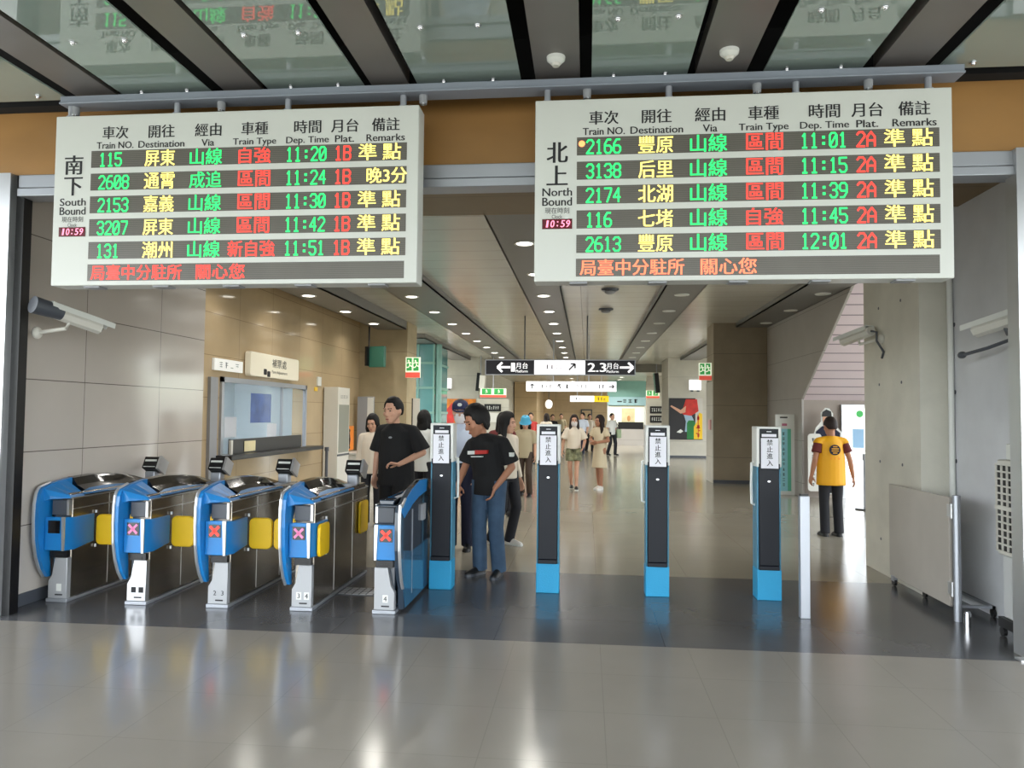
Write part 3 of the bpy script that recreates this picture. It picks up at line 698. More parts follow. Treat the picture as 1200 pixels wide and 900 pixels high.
def cctv(name, label, loc, dirv, mount, L=.34, r=.055, cable=False, dark=False):
    """bullet camera: body along dirv, bracket to the mounting point (local)"""
    t = thing(name, label, 'security camera', loc, 0, 'wall mounted security cameras')
    d = V(dirv).normalized(); sdv = d.cross(V((0, 0, 1))).normalized(); up = sdv.cross(d)
    def sect(c, w, h): return [c+sdv*(w*math.cos(a)*1.0)+up*(h*math.sin(a)) for a in [PI/4+k*PI/4 for k in range(8)]]
    m = MB(); m.loft([sect(-d*L*.5, r*.9, r*.9), sect(d*L*.38, r*.95, r*.95)]); m.build('camera_body', M_white2, t, split=30, smooth=True)
    m = MB(); c0, c1 = -d*L*.46+up*r*.8, d*L*.56+up*r*.8
    m.loft([[c+sdv*a+up*b for a, b in ((-r*1.05, -r*.5), (-r*1.0, r*.22), (-r*.6, r*.36), (r*.6, r*.36), (r*1.0, r*.22), (r*1.05, -r*.5), (r*.9, -r*.45), (r*.6, r*.2), (-r*.6, r*.2), (-r*.9, -r*.45))] for c in (c0, c1)])
    m.build('sun_shield', M_white, t)
    m = MB(); m.cyl(d*L*.38, d*L*.40, r*.7, n=16); m.build('lens', M_gloss, t, smooth=True)
    mt = V(mount); m = MB(); m.tube([-up*r*.7-d*L*.1, -up*r*1.6-d*L*.12, mt], .016, n=8); m.ell(mt, (.03, .05, .05)); m.build('bracket', M_white2 if not dark else M_dgrey, t, smooth=True)
    if cable:
        m = MB(); m.tube([-d*L*.5, -d*L*.65-up*.03, -d*L*.62-up*.12, mt+V((0, -.05, -.14)), mt+V((0, .0, -.2))], .012); m.build('cable', M_dgrey, t, smooth=True)
    return t
cctv('security_camera', 'white security camera with dark rear mount on the grey tile wall', (-4.2, 5.72, 2.35), (.28, .62, -.16), (-.27, -.1, -.12), L=.52, r=.062)
m = MB(); m.cyl((-.14, -.32, .08), (-.05, -.12, .04), .07, .062, n=14); m.build('rear_mount', M_dgrey, bpy.data.objects['security_camera'], smooth=True)
cctv('security_camera', 'white security camera with looping dark cable on the concrete pier', (2.87, 8.3, 2.47), (-.3, .85, -.14), (.16, -.3, -.05), L=.5, r=.06, cable=True)
cctv('security_camera', 'white security camera with dark angled arm on the cool grey wall beside the shutter post', (3.12, 5.98, 2.33), (-.22, .8, -.12), (.17, -.02, -.09), L=.56, r=.062, dark=True)
m = MB(); m.tube([(.14, -.02, -.1), (.02, .2, -.17), (-.02, .5, -.2)], .014); m.ell((-.02, .52, -.2), (.03, .05, .03)); m.build('arm', M_dgrey, bpy.data.objects['security_camera.002'], smooth=True)

# ------------------------------------------------------------------ fare adjustment window and the fittings along the beige wall
w = MB(); w.box(-7.6, -7.5, 9.6, 15.2, 0, 2.6); w.box(-7.5, -5.85, 9.5, 9.6, 0, 2.6); w.box(-7.5, -5.85, 15.2, 15.3, 0, 2.6); w.box(-7.6, -5.85, 9.5, 15.3, 2.6, 2.7)
struct('wall_office', w, M_office, 'pale blue grey office walls behind the ticket window')
fr = MB()
fr.box(-5.62, -5.56, 10.86, 10.93, .9, 2.14); fr.box(-5.62, -5.56, 14.27, 14.34, .9, 2.14); fr.box(-5.62, -5.56, 10.86, 14.34, 2.06, 2.14)
fr.box(-5.61, -5.57, 13.15, 13.19, .9, 2.06); fr.box(-5.6, -5.592, 10.93, 14.27, .9, 2.06, 1)
struct('window_1', fr, [M_alu, M_glass], 'fare adjustment window with metal frame')
t = thing('office_fill_lamp', 'unseen flat lamp added to light the ticket office', 'lamp', (-6.7, 12.5, 2.57))  # out of sight, added to brighten the office behind the window
MB().box(-.3, .3, -1.2, 1.2, -.02, .029).build('housing', M_white, t); MB().box(-.26, .26, -1.15, 1.15, -.026, -.02).build('diffuser', mat('office_fill', (240, 248, 255), .5, emit=16.0), t)
MB().box(-7.495, -7.49, 12.2, 13.4, 1.2, 1.95).build('noticeboard_sheet', M_paper)
o = bpy.data.objects['noticeboard_sheet']; tag(o, 'white sheet pinned to the wall inside the ticket office', 'notice')
o = MB().box(-5.61, -5.604, 11.95, 12.75, 1.42, 1.92).build('window_poster', M_posterblue); tag(o, 'blue poster stuck inside the fare adjustment window', 'poster')
o = MB().box(-5.61, -5.604, 12.6, 13.0, 1.05, 1.4).build('window_notice', M_paper); tag(o, 'white paper notice low on the fare adjustment window', 'notice')
o = MB().box(-5.61, -5.604, 11.05, 11.45, 1.2, 1.52).build('window_notice', M_paper); tag(o, 'white paper notice at the near edge of the fare adjustment window', 'notice')
m = MB(); m.box(-5.6, -5.3, 10.7, 14.62, .87, .94); tag(m.build('counter_ledge', M_black, bevel=.006), 'long black counter ledge below the fare adjustment window', 'counter')
m = MB(); m.box(-5.56, -5.52, 11.1, 13.98, .94, 1.17); t = m.build('counter_screen', mat('screen_black', (26, 25, 26), .4)); tag(t, 'low black screen standing on the counter ledge', 'screen')
o = MB().box(-5.515, -5.508, 11.55, 11.95, .96, 1.13).build('paper_card', M_lightyel); tag(o, 'cream card leaning on the low black counter screen', 'card')
o = MB(); o.box(-5.5, -5.46, 11.0, 11.06, .94, 1.16); o = o.build('pen_holder', M_white2, bevel=.004); tag(o, 'small white holder at the near end of the counter ledge', 'holder')
t = thing('fare_sign', 'cream projecting sign reading Fare Adjustment above the ticket window', 'sign', (-5.6, 12.66, 2.4))
MB().prism(rrect(-1.02, 1.02, -.2, .2, .05), 0, .02, .12).build('panel', mat('sign_cream', (232, 226, 206), .4, emit=.12), t, bevel=.006)
m = MB(); U = (0, 1, 0); m.text('補票處', (.123, .12, .06), .15, u=U, w=.62); m.text('Fare Adjustment', (.123, .14, -.1), .07, u=U, w=.66)
m.prism(rrect(-.52, -.40, -.16, -.06, .02), 0, .12, .123); m.prism(rrect(-.38, -.26, -.19, -.09, .02), 0, .12, .123); m.build('lettering', M_print, t)
t = thing('notice_board', 'white notice plate beside the cream fare sign, above the near window edge', 'notice', (-5.6, 11.05, 2.32))
MB().box(.01, .05, -.46, .46, -.09, .09).build('plate', mat('plate_white', (236, 238, 236), .5, emit=.2), t)
m = MB(); marks(m, (.053, 0, 0), .7, .09, 4, u=U, seed=4); m.build('lettering', M_grey, t)
m = MB(); m.box(-5.6, -5.55, 10.5, 10.72, 0, 2.12); tag(m.build('service_door_post', M_grey), 'grey metal post at the near side of the fare adjustment window', 'post')
o = MB().box(-5.6, -5.57, 14.95, 15.15, 2.16, 2.35).build('thermostat', M_white); tag(o, 'small white wall box above the slim machine', 'wall box')
o = MB().box(-5.6, -5.585, 14.82, 14.98, 2.05, 2.13).build('yellow_sticker', M_postyel); tag(o, 'small yellow sticker below the white wall box', 'sticker')
t = thing('slim_machine', 'slim white upright machine with a grey glass front by the beige wall', 'machine', (-5.42, 15.72, 0))
MB().box(-.16, .16, -.38, .38, 0, 2.15).build('cabinet', M_white2, t, bevel=.008)
MB().box(.155, .166, -.33, .33, .75, 1.78).build('glass_front', mat('machine_glass', (150, 156, 150), .1, spec=.7), t); MB().box(.155, .17, -.38, .38, .68, .72).build('shelf', M_dgrey, t)
m = MB(); marks(m, (.163, 0, 1.95), .5, .07, 5, u=U, seed=8); m.build('lettering', M_dgrey, t)
o = MB().box(-5.58, -5.5, 16.2, 16.7, 1.72, 2.08).build('wall_screen', M_black); tag(o, 'small dark wall screen next to the slim white machine', 'screen')
t = thing('pay_phone', 'orange wall telephone with black handset in front of the tan pillar', 'telephone', (-5.5, 16.7, 1.0))
MB().box(-.08, .06, -.28, .32, -.26, .3).build('body', M_orange, t, bevel=.02); m = MB(); m.box(-.1, -.06, -.3, .3, -.28, .32); m.build('backplate', M_black, t)
m = MB(); m.tube([(.08, -.18, -.18), (.11, -.2, 0), (.08, -.18, .2)], .035); m.ell((.08, -.18, .2), (.05, .06, .05)); m.ell((.08, -.18, -.18), (.05, .06, .05)); m.build('handset', M_black, t, smooth=True)
m = MB(); m.box(-5.45, -4.9, 16.35, 17.2, .0, .66); m.box(-5.47, -4.86, 16.3, 17.25, .66, .71); tag(m.build('white_desk', M_white2, bevel=.01), 'low white desk under the orange wall telephone', 'desk')
t = thing('poster_stand', 'tall grey display stand with white and blue poster before the tan pillar', 'display stand', (-5.3, 17.5, 0))
m = MB(); m.box(-.2, .18, -.08, .08, 0, 2.0); m.build('stand', M_grey, t, bevel=.006); MB().box(.05, .2, -.09, -.08, 1.35, 1.98).build('poster', M_white, t); MB().box(.05, .2, -.09, -.08, .9, 1.35).build('poster', M_posterblue, t)
t = thing('queue_post', 'dark retractable belt post at the end of the counter ledge', 'queue post', (-5.3, 14.8, 0))
m = MB(); m.cyl((0, 0, 0), (0, 0, .025), .15, n=18); m.build('base', M_dgrey, t, smooth=True); m = MB(); m.cyl((0, 0, .025), (0, 0, .82), .03, n=12); m.cyl((0, 0, .82), (0, 0, .9), .045, n=12); m.build('shaft', M_dgrey, t, smooth=True)
t = thing('monitor', 'green backed monitor hanging high before the tan pillar', 'monitor', (-5.0, 17.3, 2.95))
m = MB(); m.box(-.2, .22, -.05, .05, -.25, .25, rot=(0, 0, -.3)); m.build('case', M_tvgreen, t, bevel=.01); m = MB(); m.box(-.26, -.2, -.08, .06, -.22, .24, rot=(0, 0, -.3)); m.build('bracket', M_black, t); MB().cyl((-.2, 0, .2), (-.2, 0, .9), .02).build('hanging_pole', M_black, t)

# ------------------------------------------------------------------ hall: downlights
LABEL_DL = {-3.21: ('trough left of the middle', 'the trough over the tan pillar side'), }
def downlight(x, y, z, row, k, lit=True):
    t = thing('downlight', 'round downlight, number %d from the beam in the %s' % (k, row), 'downlight', (x, y, z), 0, 'downlights in the '+row)
    m = MB(); n = 20
    ring = lambda r, zz: [V((r*math.cos(2*PI*i/n), r*math.sin(2*PI*i/n), zz)) for i in range(n)]
    m.loft([ring(.135, 0), ring(.13, -.012), ring(.105, -.012), ring(.1, .0)], cap=False); m.build('trim_ring', M_white, t, smooth=True)
    m = MB(); m.cyl((0, 0, -.006), (0, 0, -.003), .1, n=20); m.build('lamp_face', M_lens if lit else M_white, t)
    if lit:
        far = y > 34
        ld = bpy.data.lights.new('downlight_lamp', 'AREA'); ld.shape = 'DISK'; ld.size = .2; ld.energy = LAMP_W*(3 if far else .45 if z < 3.7 and y < 20 else 1.0); ld.color = (1.0, .96, .89); ld.spread = math.radians(150)
        lo = bpy.data.objects.new('downlight_lamp', ld); C.objects.link(lo); lo.parent = t; lo.location = (0, 0, -.03)
YS = [9.2+2.05*i for i in range(12)]
ORD = ['first', 'second', 'third', 'fourth', 'fifth', 'sixth', 'seventh', 'eighth', 'ninth', 'tenth', 'eleventh', 'twelfth']
def dl_row(x, z, ys, row, lit=True):
    for k, y in enumerate(ys):
        o = downlight(x, y, z, row, k, lit)
for x, z, ys, row, lit in ((-.79, 3.75, YS[:10], 'trough over the middle of the hall', True), (1.66, 3.75, YS[:10], 'trough above the barrier posts side', False), (-3.21, 3.75, YS[:10], 'trough over the walking people', True),
                      (-4.86, 3.65, [10.5, 12.5, 14.5, 16.5], 'trough along the beige wall', True), (4.07, 3.75, YS[1:6], 'trough along the raking wall', False)):
    dl_row(x, z, ys, row, lit)
dl_row(-.8, 3.5, [35.5, 38.5, 41.5, 44.5], 'low ceiling row added to light the far passage', True); dl_row(1.7, 3.5, [34.5, 37, 39.5], 'low ceiling row added to light the ticket counter', True)  # extra rows with stronger lamps, added to brighten the far hall
for o in [o for o in C.objects if o.name.startswith('downlight') and o.type == 'EMPTY']:
    k = int(o['label'].split('number ')[1].split()[0]); o['label'] = 'round ceiling downlight, %s from the beam in the %s' % (ORD[k], o['label'].split(' in the ')[1])
for x, y, d in ((.4, 13.3, 'nearer'), (.39, 15.8, 'farther')):
    t = thing('ceiling_speaker', d+' of two dark ceiling fittings between the lighting troughs', 'ceiling fitting', (x, y, 3.86), 0, 'dark ceiling fittings')
    m = MB(); m.cyl((0, 0, -.03), (0, 0, 0), .15, .16, n=18); m.build('rim', M_dgrey, t, smooth=True); MB().ell((0, 0, -.05), (.1, .1, .05)).build('dome', M_grey, t, smooth=True)

# ------------------------------------------------------------------ hanging signs
def arrow(m, c, L, d, tk, mi=0):
    c, d = V(c), V(d).normalized(); n = V((-d.z, 0, d.x))
    def bar(p, q): 
        e = (q-p).normalized(); k = V((-e.z, 0, e.x))*tk/2; m.face([p-k, q-k, q+k, p+k], mi)
    bar(c-d*L/2, c+d*L*.42)
    for s_ in (1, -1): bar(c+d*L/2+V((0, -.0006*s_, 0)), c+d*L*.12+n*s_*L*.36+V((0, -.0006*s_, 0)))
t = thing('platform_sign', 'black and white hanging platform sign with arrows to platforms 1 and 2.3', 'sign', (-.62, 16.8, 2.5))
m = MB(); m.box(-1.7, 1.7, 0, .14, 0, .02); m.box(-1.7, 1.7, 0, .14, .335, .355); m.box(-1.7, -1.68, 0, .14, .02, .335); m.box(1.68, 1.7, 0, .14, .02, .335); m.build('frame', M_alu, t)
MB().box(-1.68, -.575, .01, .13, .02, .335).build('black_panel', mat('sign_black', (24, 22, 34), .3), t); MB().box(.575, 1.68, .01, .13, .02, .335).build('black_panel', MATS['sign_black'], t); MB().box(-.575, .575, .01, .13, .02, .335).build('white_panel', mat('sign_backlit', (250, 250, 252), .5, emit=.8), t)
m = MB(); y = .004
arrow(m, (-1.27, y, .18), .3, (-1, 0, 0), .05); m.text('1', (-1.06, y, .18), .2, w=.06, bold=.09); m.text('月台', (-.86, y, .215), .14, w=.27, bold=.022); m.text('Platform', (-.86, y, .09), .06, w=.27, bold=.02)
m.text('2.3', (.84, y, .18), .2, w=.4, bold=.05); m.text('月台', (1.19, y, .215), .14, w=.27, bold=.022); m.text('Platform', (1.19, y, .09), .06, w=.27, bold=.02); arrow(m, (1.5, y, .18), .3, (1, 0, 0), .05)
m.build('white_lettering', mat('sign_white', (246, 246, 248), .5, emit=.6), t)
m = MB(); arrow(m, (.28, y, .19), .2, (1, 0, 1), .035); m.build('arrow', M_print, t)
m = MB(); marks(m, (-.12, y, .19), .4, .1, 4, seed=5); m.build('small_symbols', mat('mark_grey', (120, 110, 122), .6), t)
for x in (-.8, .62):
    m = MB(); m.cyl((x, .07, .355), (x, .07, 3.86-2.5), .014, n=8); m.build('hanging_rod', M_dgrey, t)
t = thing('direction_sign', 'long white hanging sign with arrows, behind the black platform sign', 'sign', (-.45, 21, 2.27))
MB().box(-1.27, 1.27, 0, .12, 0, .28).build('panel', MATS['sign_backlit'], t, bevel=.006)
m = MB(); arrow(m, (-1.1, -.004, .14), .14, (0, 0, 1), .03); arrow(m, (-.32, -.004, .14), .14, (-.5, 0, 1), .03); arrow(m, (1.13, -.004, .14), .15, (1, 0, 0), .03)
marks(m, (-.75, -.004, .14), .45, .1, 4, seed=2); marks(m, (-.1, -.004, .14), .16, .12, 1, seed=3); marks(m, (.3, -.004, .14), .35, .09, 3, seed=9); marks(m, (.85, -.004, .14), .2, .12, 2, seed=12); m.build('symbols', mat('mark_dark', (90, 92, 96), .6), t)
for x in (-.5, .5):
    m = MB(); m.cyl((x, .06, .28), (x, .06, 3.86-2.27), .014, n=8); m.build('hanging_rod', M_alu, t)
t = thing('exit_direction_sign', 'small white and yellow hanging sign far down the hall', 'sign', (.1, 31, 2.16))
MB().box(-.8, .2, 0, .12, 0, .25).build('white_panel', MATS['sign_backlit'], t); MB().box(.2, .8, 0, .12, 0, .25).build('yellow_panel', M_backyel, t)
m = MB(); marks(m, (-.3, -.004, .125), .6, .1, 4, seed=15); marks(m, (.5, -.004, .125), .36, .14, 3, seed=16); m.build('symbols', MATS['mark_dark'], t)
for x in (-.5, .5):
    m = MB(); m.cyl((x, .06, .25), (x, .06, 3.86-2.16), .014, n=8); m.build('hanging_rod', M_alu, t)
def exit_sign(label, loc, w, h, two=True, rz=0, pole=0):
    t = thing('exit_sign', label, 'exit sign', loc, rz, 'green emergency exit signs')
    MB().box(-w/2, w/2, 0, .06, 0, h).build('case', M_exitwhite, t)
    m = MB()
    for cx in ((-w*.25, w*.22) if two else (0,)):   # running figure in a doorway
        q = w*.36 if two else w*.6; b = h*.38
        m.box(cx-q/2, cx+q/2, -.004, 0, b-.02, h*.96)
    m.build('green_field', M_exitgreen, t)
    m = MB()
    for cx in ((-w*.25, w*.22) if two else (0,)):
        z = h*.64; k = h*.34; y = -.006
        m.ell((cx-k*.1, y, z+k*.55), (k*.14, .002, k*.14), nu=8, nv=6)
        for p0, p1 in (((-.05, .4), (.1, -.1)), ((.1, -.1), (.38, -.3)), ((.1, -.1), (-.1, -.4)), ((-.1, -.4), (-.4, -.42)), ((-.05, .35), (-.35, .15)), ((-.02, .35), (.3, .2))):
            m.cyl((cx+p0[0]*k, y, z+p0[1]*k), (cx+p1[0]*k, y, z+p1[1]*k), k*.08, n=6)
    m.build('running_figure', M_exitwhite, t)
    MB().box(-w/2, w/2, -.003, .0, 0, h*.26).build('red_band', M_exitred, t)
    if pole: MB().cyl((0, .03, h), (0, .03, pole), .014, n=8).build('hanging_rod', M_alu, t)
    return t
exit_sign('green exit sign with red band on the corner of the tan lift side pillar', (-4.24, 17.785, 2.48), .36, .5)
exit_sign('double green exit sign with red band hanging in the far passage', (-3.55, 28, 2.25), 1.0, .34, pole=1.6)
exit_sign('pale exit sign on the edge of the tan pillar at the raking wall', (2.86, 18.4, 2.48), .3, .42)
exit_sign('green exit sign above the black notices beside the far ticket counter', (3.12, 35.9, 2.45), .62, .36, two=True)
m = MB(); m.box(2.98, 3.015, 18.5, 18.75, 1.28, 1.52); o = m.build('no_smoking_sign', mat('nosmoke', (222, 170, 168), .5)); tag(o, 'small pink and white sign on the pale edge of the tan pillar', 'sign')

# ------------------------------------------------------------------ lift, far posters, counters
t = thing('lift_shaft', 'teal glass lift shaft with metal frame bands beside the tan pillar', 'lift', (-5.55, 22, 0))
m = MB(); m.box(-.9, .95, 0, 2.2, 0, 3.7); m.build('glass_walls', M_tealglass, t)
m = MB()
for z in (.05, .85, 1.6, 2.35, 3.1): m.box(-.93, .98, -.03, 2.23, z, z+.07)
for x in (-.93, .45, .93): m.box(x, x+.05, -.035, 0, 0, 3.7)
m.build('frame_bands', M_teal, t)
m = MB(); m.cyl((1.08, .1, 0), (1.08, .1, 3.7), .1, n=16); m.build('corner_column', M_teal, t, smooth=True)
t = thing('leaning_board', 'tall white display board with a dark edge standing by the lift', 'board', (-4.12, 17.6, 1.1))
MB().box(-.06, .1, 0, .05, 0, .87).build('board', M_white2, t); MB().box(-.09, -.06, 0, .06, -.02, .87).build('edge', M_black, t); MB().box(-.05, .09, .01, .04, -1.1, 0).build('stand', M_grey, t)
o = MB().box(-5.75, -4.36, 28.95, 28.995, 1.1, 2.2).build('orange_poster', M_artorange); tag(o, 'large orange poster on the pale concrete wall behind the capped man', 'poster')
m = MB(); m.prism([(-5.6, 1.3), (-5.25, 1.15), (-5.15, 1.7), (-5.3, 2.05), (-5.5, 1.8)], 1, 28.945, 28.952); m.build('red_shape', M_red, o)
def em_light(label, loc):
    t = thing('emergency_light', label, 'emergency light', loc, 0, 'white emergency lights'); MB().box(-.22, .22, -.12, 0, .06, .46).build('case', M_backlit, t, bevel=.01)
    m = MB(); m.box(-.17, -.07, -.1, -.02, 0, .06); m.box(.07, .17, -.1, -.02, 0, .06); m.build('lamp_heads', M_dgrey, t)
em_light('white emergency light above the large orange poster', (-5.55, 28.98, 2.55)); em_light('white emergency light above the large advertisement', (4.15, 29.28, 2.55))
t = thing('monitor', 'black monitor with white case hung on the far passage corner', 'monitor', (-4.05, 28.4, 2.5)); m = MB(); m.box(-.2, -.08, -.1, .3, 0, .7, rot=(0, .08, 0)); m.build('screen', M_black, t); m = MB(); m.box(-.08, .12, -.1, .3, .1, .6, rot=(0, .08, 0)); m.build('case', M_white2, t); MB().cyl((-.05, .1, .55), (-.05, .1, 1.36), .02).build('hanging_pole', M_grey, t)
t = thing('monitor', 'black monitor hung beside the white wall edge of the advertisement', 'monitor', (3.0, 32.9, 2.6)); m = MB(); m.box(-.08, .1, -.5, .05, 0, .85, rot=(0, -.1, 0)); m.build('screen', M_black, t); MB().box(-.1, -.07, -.5, .05, 0, .85, rot=(0, -.1, 0)).build('back', M_teal, t); MB().cyl((0, -.2, .8), (0, -.2, 1.26), .02).build('hanging_pole', M_grey, t)
o = MB().box(-3.95, -3.3, 28.5, 28.53, 1.72, 2.0).build('black_notice', M_black); tag(o, 'black notice plate below the far double exit sign', 'notice'); o.location = (0, 0, 0)
m = MB(); marks(m, (-3.62, 28.495, 1.86), .5, .13, 6, seed=21); m.build('lettering', M_white, o)
o = MB().box(-3.85, -3.35, 28.5, 28.53, 1.3, 1.66).build('white_notice', M_white2); tag(o, 'white notice plate below the black notice plate', 'notice')
struct('wall_left.003', MB().box(-4.26, -3.0, 28.53, 28.7, 0, 2.2), M_concL, 'pale low wall carrying the black notice')
for z, w_, h_ in ((1.72, .62, .34), (1.28, .62, .34)):
    o = MB().box(3.0, 3.0+w_, 35.96, 36, z, z+h_).build('black_notice', M_black); tag(o, ('upper' if z > 1.5 else 'lower')+' black notice plate beside the far ticket counter', 'notice')
    m = MB(); marks(m, (3.31, 35.955, z+h_/2), .5, .16, 5, seed=int(z*100)); m.build('lettering', M_white, o)
# large advertisement: generic sitting figure in red, green and yellow shapes
t = thing('advertisement', 'large advertisement with a red jacketed figure over black, green and yellow shapes', 'poster', (3.81, 29.28, 0))
MB().box(-.64, .64, -.02, 0, .7, 2.3).build('background', mat('ad_back', (38, 38, 42), .4), t)
def flat(n, pts, m_, d): q = MB(); q.prism(pts, 1, -.02-d, -.018); q.build(n, m_, t)
flat('pale_strip', [(.36, .72), (.64, .72), (.64, 2.3), (.36, 2.3)], mat('ad_pale', (196, 192, 184), .5), .004)
flat('red_jacket', [(-.16, 1.75), (.0, 2.26), (.42, 2.26), (.48, 1.8), (.2, 1.62), (-.1, 1.66)], M_red, .008)
flat('arm', [(-.6, 1.98), (-.55, 2.02), (-.2, 1.84), (.0, 2.0), (-.02, 1.75), (-.2, 1.7)], M_skin, .01)
flat('trousers', [(-.08, 1.66), (.22, 1.62), (.3, 1.45), (.12, 1.0), (-.04, 1.0), (0, 1.4)], mat('ad_pale_blue', (150, 176, 196), .5), .006)
flat('green_block', [(.04, .72), (.36, .72), (.36, 1.34), (.28, 1.44), (.1, 1.44), (.04, 1.34)], M_green, .012)
flat('yellow_block', [(.3, .72), (.62, .72), (.62, 1.7), (.5, 1.75), (.42, 1.4), (.3, 1.2)], M_postyel, .014)
m = MB(); marks(m, (.47, -.036, 1.2), .16, .9, 1, seed=31); marks(m, (.46, -.036, 1.05), .2, .3, 2, seed=33); m.build('red_lettering', M_red, t)
flat('shoe', [(-.36, .98), (-.2, 1.1), (-.1, 1.02), (-.2, .95)], M_white, .012)
# far ticket counter
t = thing('ticket_counter', 'far ticket counter with teal fascia, pale window and black ledge', 'counter', (2.2, 41, 0))
MB().box(-1.08, 1.0, 0, .3, 2.15, 3.5).build('fascia', M_teal, t); MB().box(-1.08, 1.0, -.03, 0, 2.17, 2.62).build('sign_panel', mat('fascia_pale', (160, 196, 204), .4), t)
m = MB(); marks(m, (.15, -.04, 2.4), .9, .2, 3, seed=41); m.box(-.55, -.3, -.04, -.035, 2.34, 2.4); m.build('lettering', M_print, t)
MB().box(-1.08, 1.0, .1, .3, 1.0, 2.1).build('window', mat('counter_window', (206, 206, 190), .4, emit=.7), t)
MB().box(-.3, .4, .06, .1, 1.2, 2.0).build('poster', M_lightyel, t); MB().ell((.08, .06, 1.45), (.09, .02, .16)).build('figure', mat('poster_tan', (206, 150, 96), .5), t)
for x in (-1.08, .92): MB().box(x, x+.08, 0, .12, .9, 2.15).build('frame_post', M_white, t)
MB().box(-.5, .86, -.1, .3, .87, 1.25).build('black_ledge', M_black, t); MB().box(-.62, 1.0, -.15, .4, 0, .87).build('base', M_wallR, t)
struct('wall_far.002', MB().box(1.12, 1.9, 41.4, 42, 0, 3.5), M_concL, 'pale wall behind the ticket counter end')
o = MB().box(-.4, .35, 49.9, 49.98, 1.3, 2.0).build('wall_frame', M_dgrey); tag(o, 'grey framed panel on the far brown wall', 'frame'); MB().box(-.32, .27, 49.88, 49.9, 1.38, 1.92).build('inset', M_brown, o)
t = thing('wall_lamp', 'white lamp hanging before the far brown wall', 'lamp', (-2.3, 45, 2.25)); m = MB(); m.ell((0, 0, 0), (.22, .15, .28)); m.build('shade', M_backlit, t, smooth=True); MB().cyl((0, 0, .2), (0, 0, 1.25), .02).build('cord', M_dgrey, t)

# right side: totem, standee, stanchion
t = thing('totem_sign', 'white upright banner with a light blue strip beside the raking wall', 'banner', (4.08, 15.9, 0))
m = MB(); m.box(-.19, .19, -.02, .02, 0, 1.66); m.build('panel', M_white, t, bevel=.004); MB().box(-.11, .05, -.026, -.02, .08, 1.36).build('blue_strip', mat('strip_blue', (150, 214, 226), .5), t); MB().box(.05, .12, -.026, -.02, .08, 1.36).build('green_strip', mat('strip_green', (96, 190, 160), .5), t)
m = MB()
for i in range(11): marks(m, (-.03, -.03, 1.26-i*.105), .07, .06, 1, seed=50+i)
m.box(-.1, .05, -.028, -.024, 1.58, 1.61); m.build('lettering', M_print, t); MB().box(-.06, .04, -.028, -.02, 1.42, 1.47).build('pink_mark', mat('pink_mark', (190, 110, 140), .5), t)
t = thing('cardboard_standee', 'flat cutout of a dark shirted man in a cap beside a white text panel', 'standee', (4.7, 15.2, 0))
MB().prism(rrect(-.36, -.1, .15, 1.28, .06), 1, -.01, .01).build('text_panel', mat('standee_white', (214, 214, 208), .6), t)
m = MB()
for i in range(9): marks(m, (-.26, -.014, 1.16-i*.11), .08, .07, 1, seed=70+i)
m.build('lettering', M_print, t)
sil = [(-.14, .1), (.2, .1), (.22, .9), (.26, 1.1), (.3, 1.3), (.2, 1.42), (.12, 1.5), (.13, 1.68), (.06, 1.78), (-.02, 1.79), (-.1, 1.7), (-.1, 1.52), (-.2, 1.4), (-.26, 1.2), (-.22, .9)]
MB().prism(sil, 1, .01, .02).build('white_backing', M_white, t)
MB().prism([(-.1, .12), (.16, .12), (.17, .9), (-.14, .9)], 1, .0, .011).build('trousers', M_darkp, t)
MB().prism([(-.14, .88), (.17, .88), (.18, 1.12), (.25, 1.1), (.26, 1.3), (.1, 1.43), (-.08, 1.43), (-.2, 1.32), (-.22, 1.1), (-.15, 1.12)], 1, -.002, .011).build('shirt', M_navy, t)
m = MB(); m.prism([(-.05, 1.42), (.06, 1.42), (.09, 1.55), (.08, 1.66), (-.06, 1.66), (-.07, 1.55)], 1, -.003, .011); m.build('face', M_skin, t)
m = MB(); m.prism([(-.085, 1.62), (.1, 1.62), (.09, 1.72), (0, 1.76), (-.07, 1.71)], 1, -.004, .011); m.build('cap', M_print, t)
t = thing('queue_post', 'dark belt post on a round base in the bright side doorway', 'queue post', (4.85, 13.6, 0))
m = MB(); m.cyl((0, 0, 0), (0, 0, .025), .17, n=20); m.build('base', M_black, t, smooth=True); m = MB(); m.cyl((0, 0, .025), (0, 0, .95), .03, n=12); m.cyl((0, 0, .86), (0, 0, .97), .045, n=12); m.build('shaft', M_alu, t, smooth=True)

# ------------------------------------------------------------------ people
def lerp(a, b, t): return V(a)*(1-t)+V(b)*t
def ering(c, rx, ry, ang=0.0, n=20, tilt=None):
    R = Euler(tilt).to_matrix() if tilt else Matrix.Identity(3)
    return [V(c)+R @ V((rx*math.cos(2*PI*i/n)*math.cos(ang)-ry*math.sin(2*PI*i/n)*math.sin(ang), rx*math.cos(2*PI*i/n)*math.sin(ang)+ry*math.sin(2*PI*i/n)*math.cos(ang), 0)) for i in range(n)]
def fr(m, p0, p1, ra, rb, n=16):
    """flat ended tapered sleeve or trouser leg"""
    m.cyl(p0, p1, ra, rb, n=n)

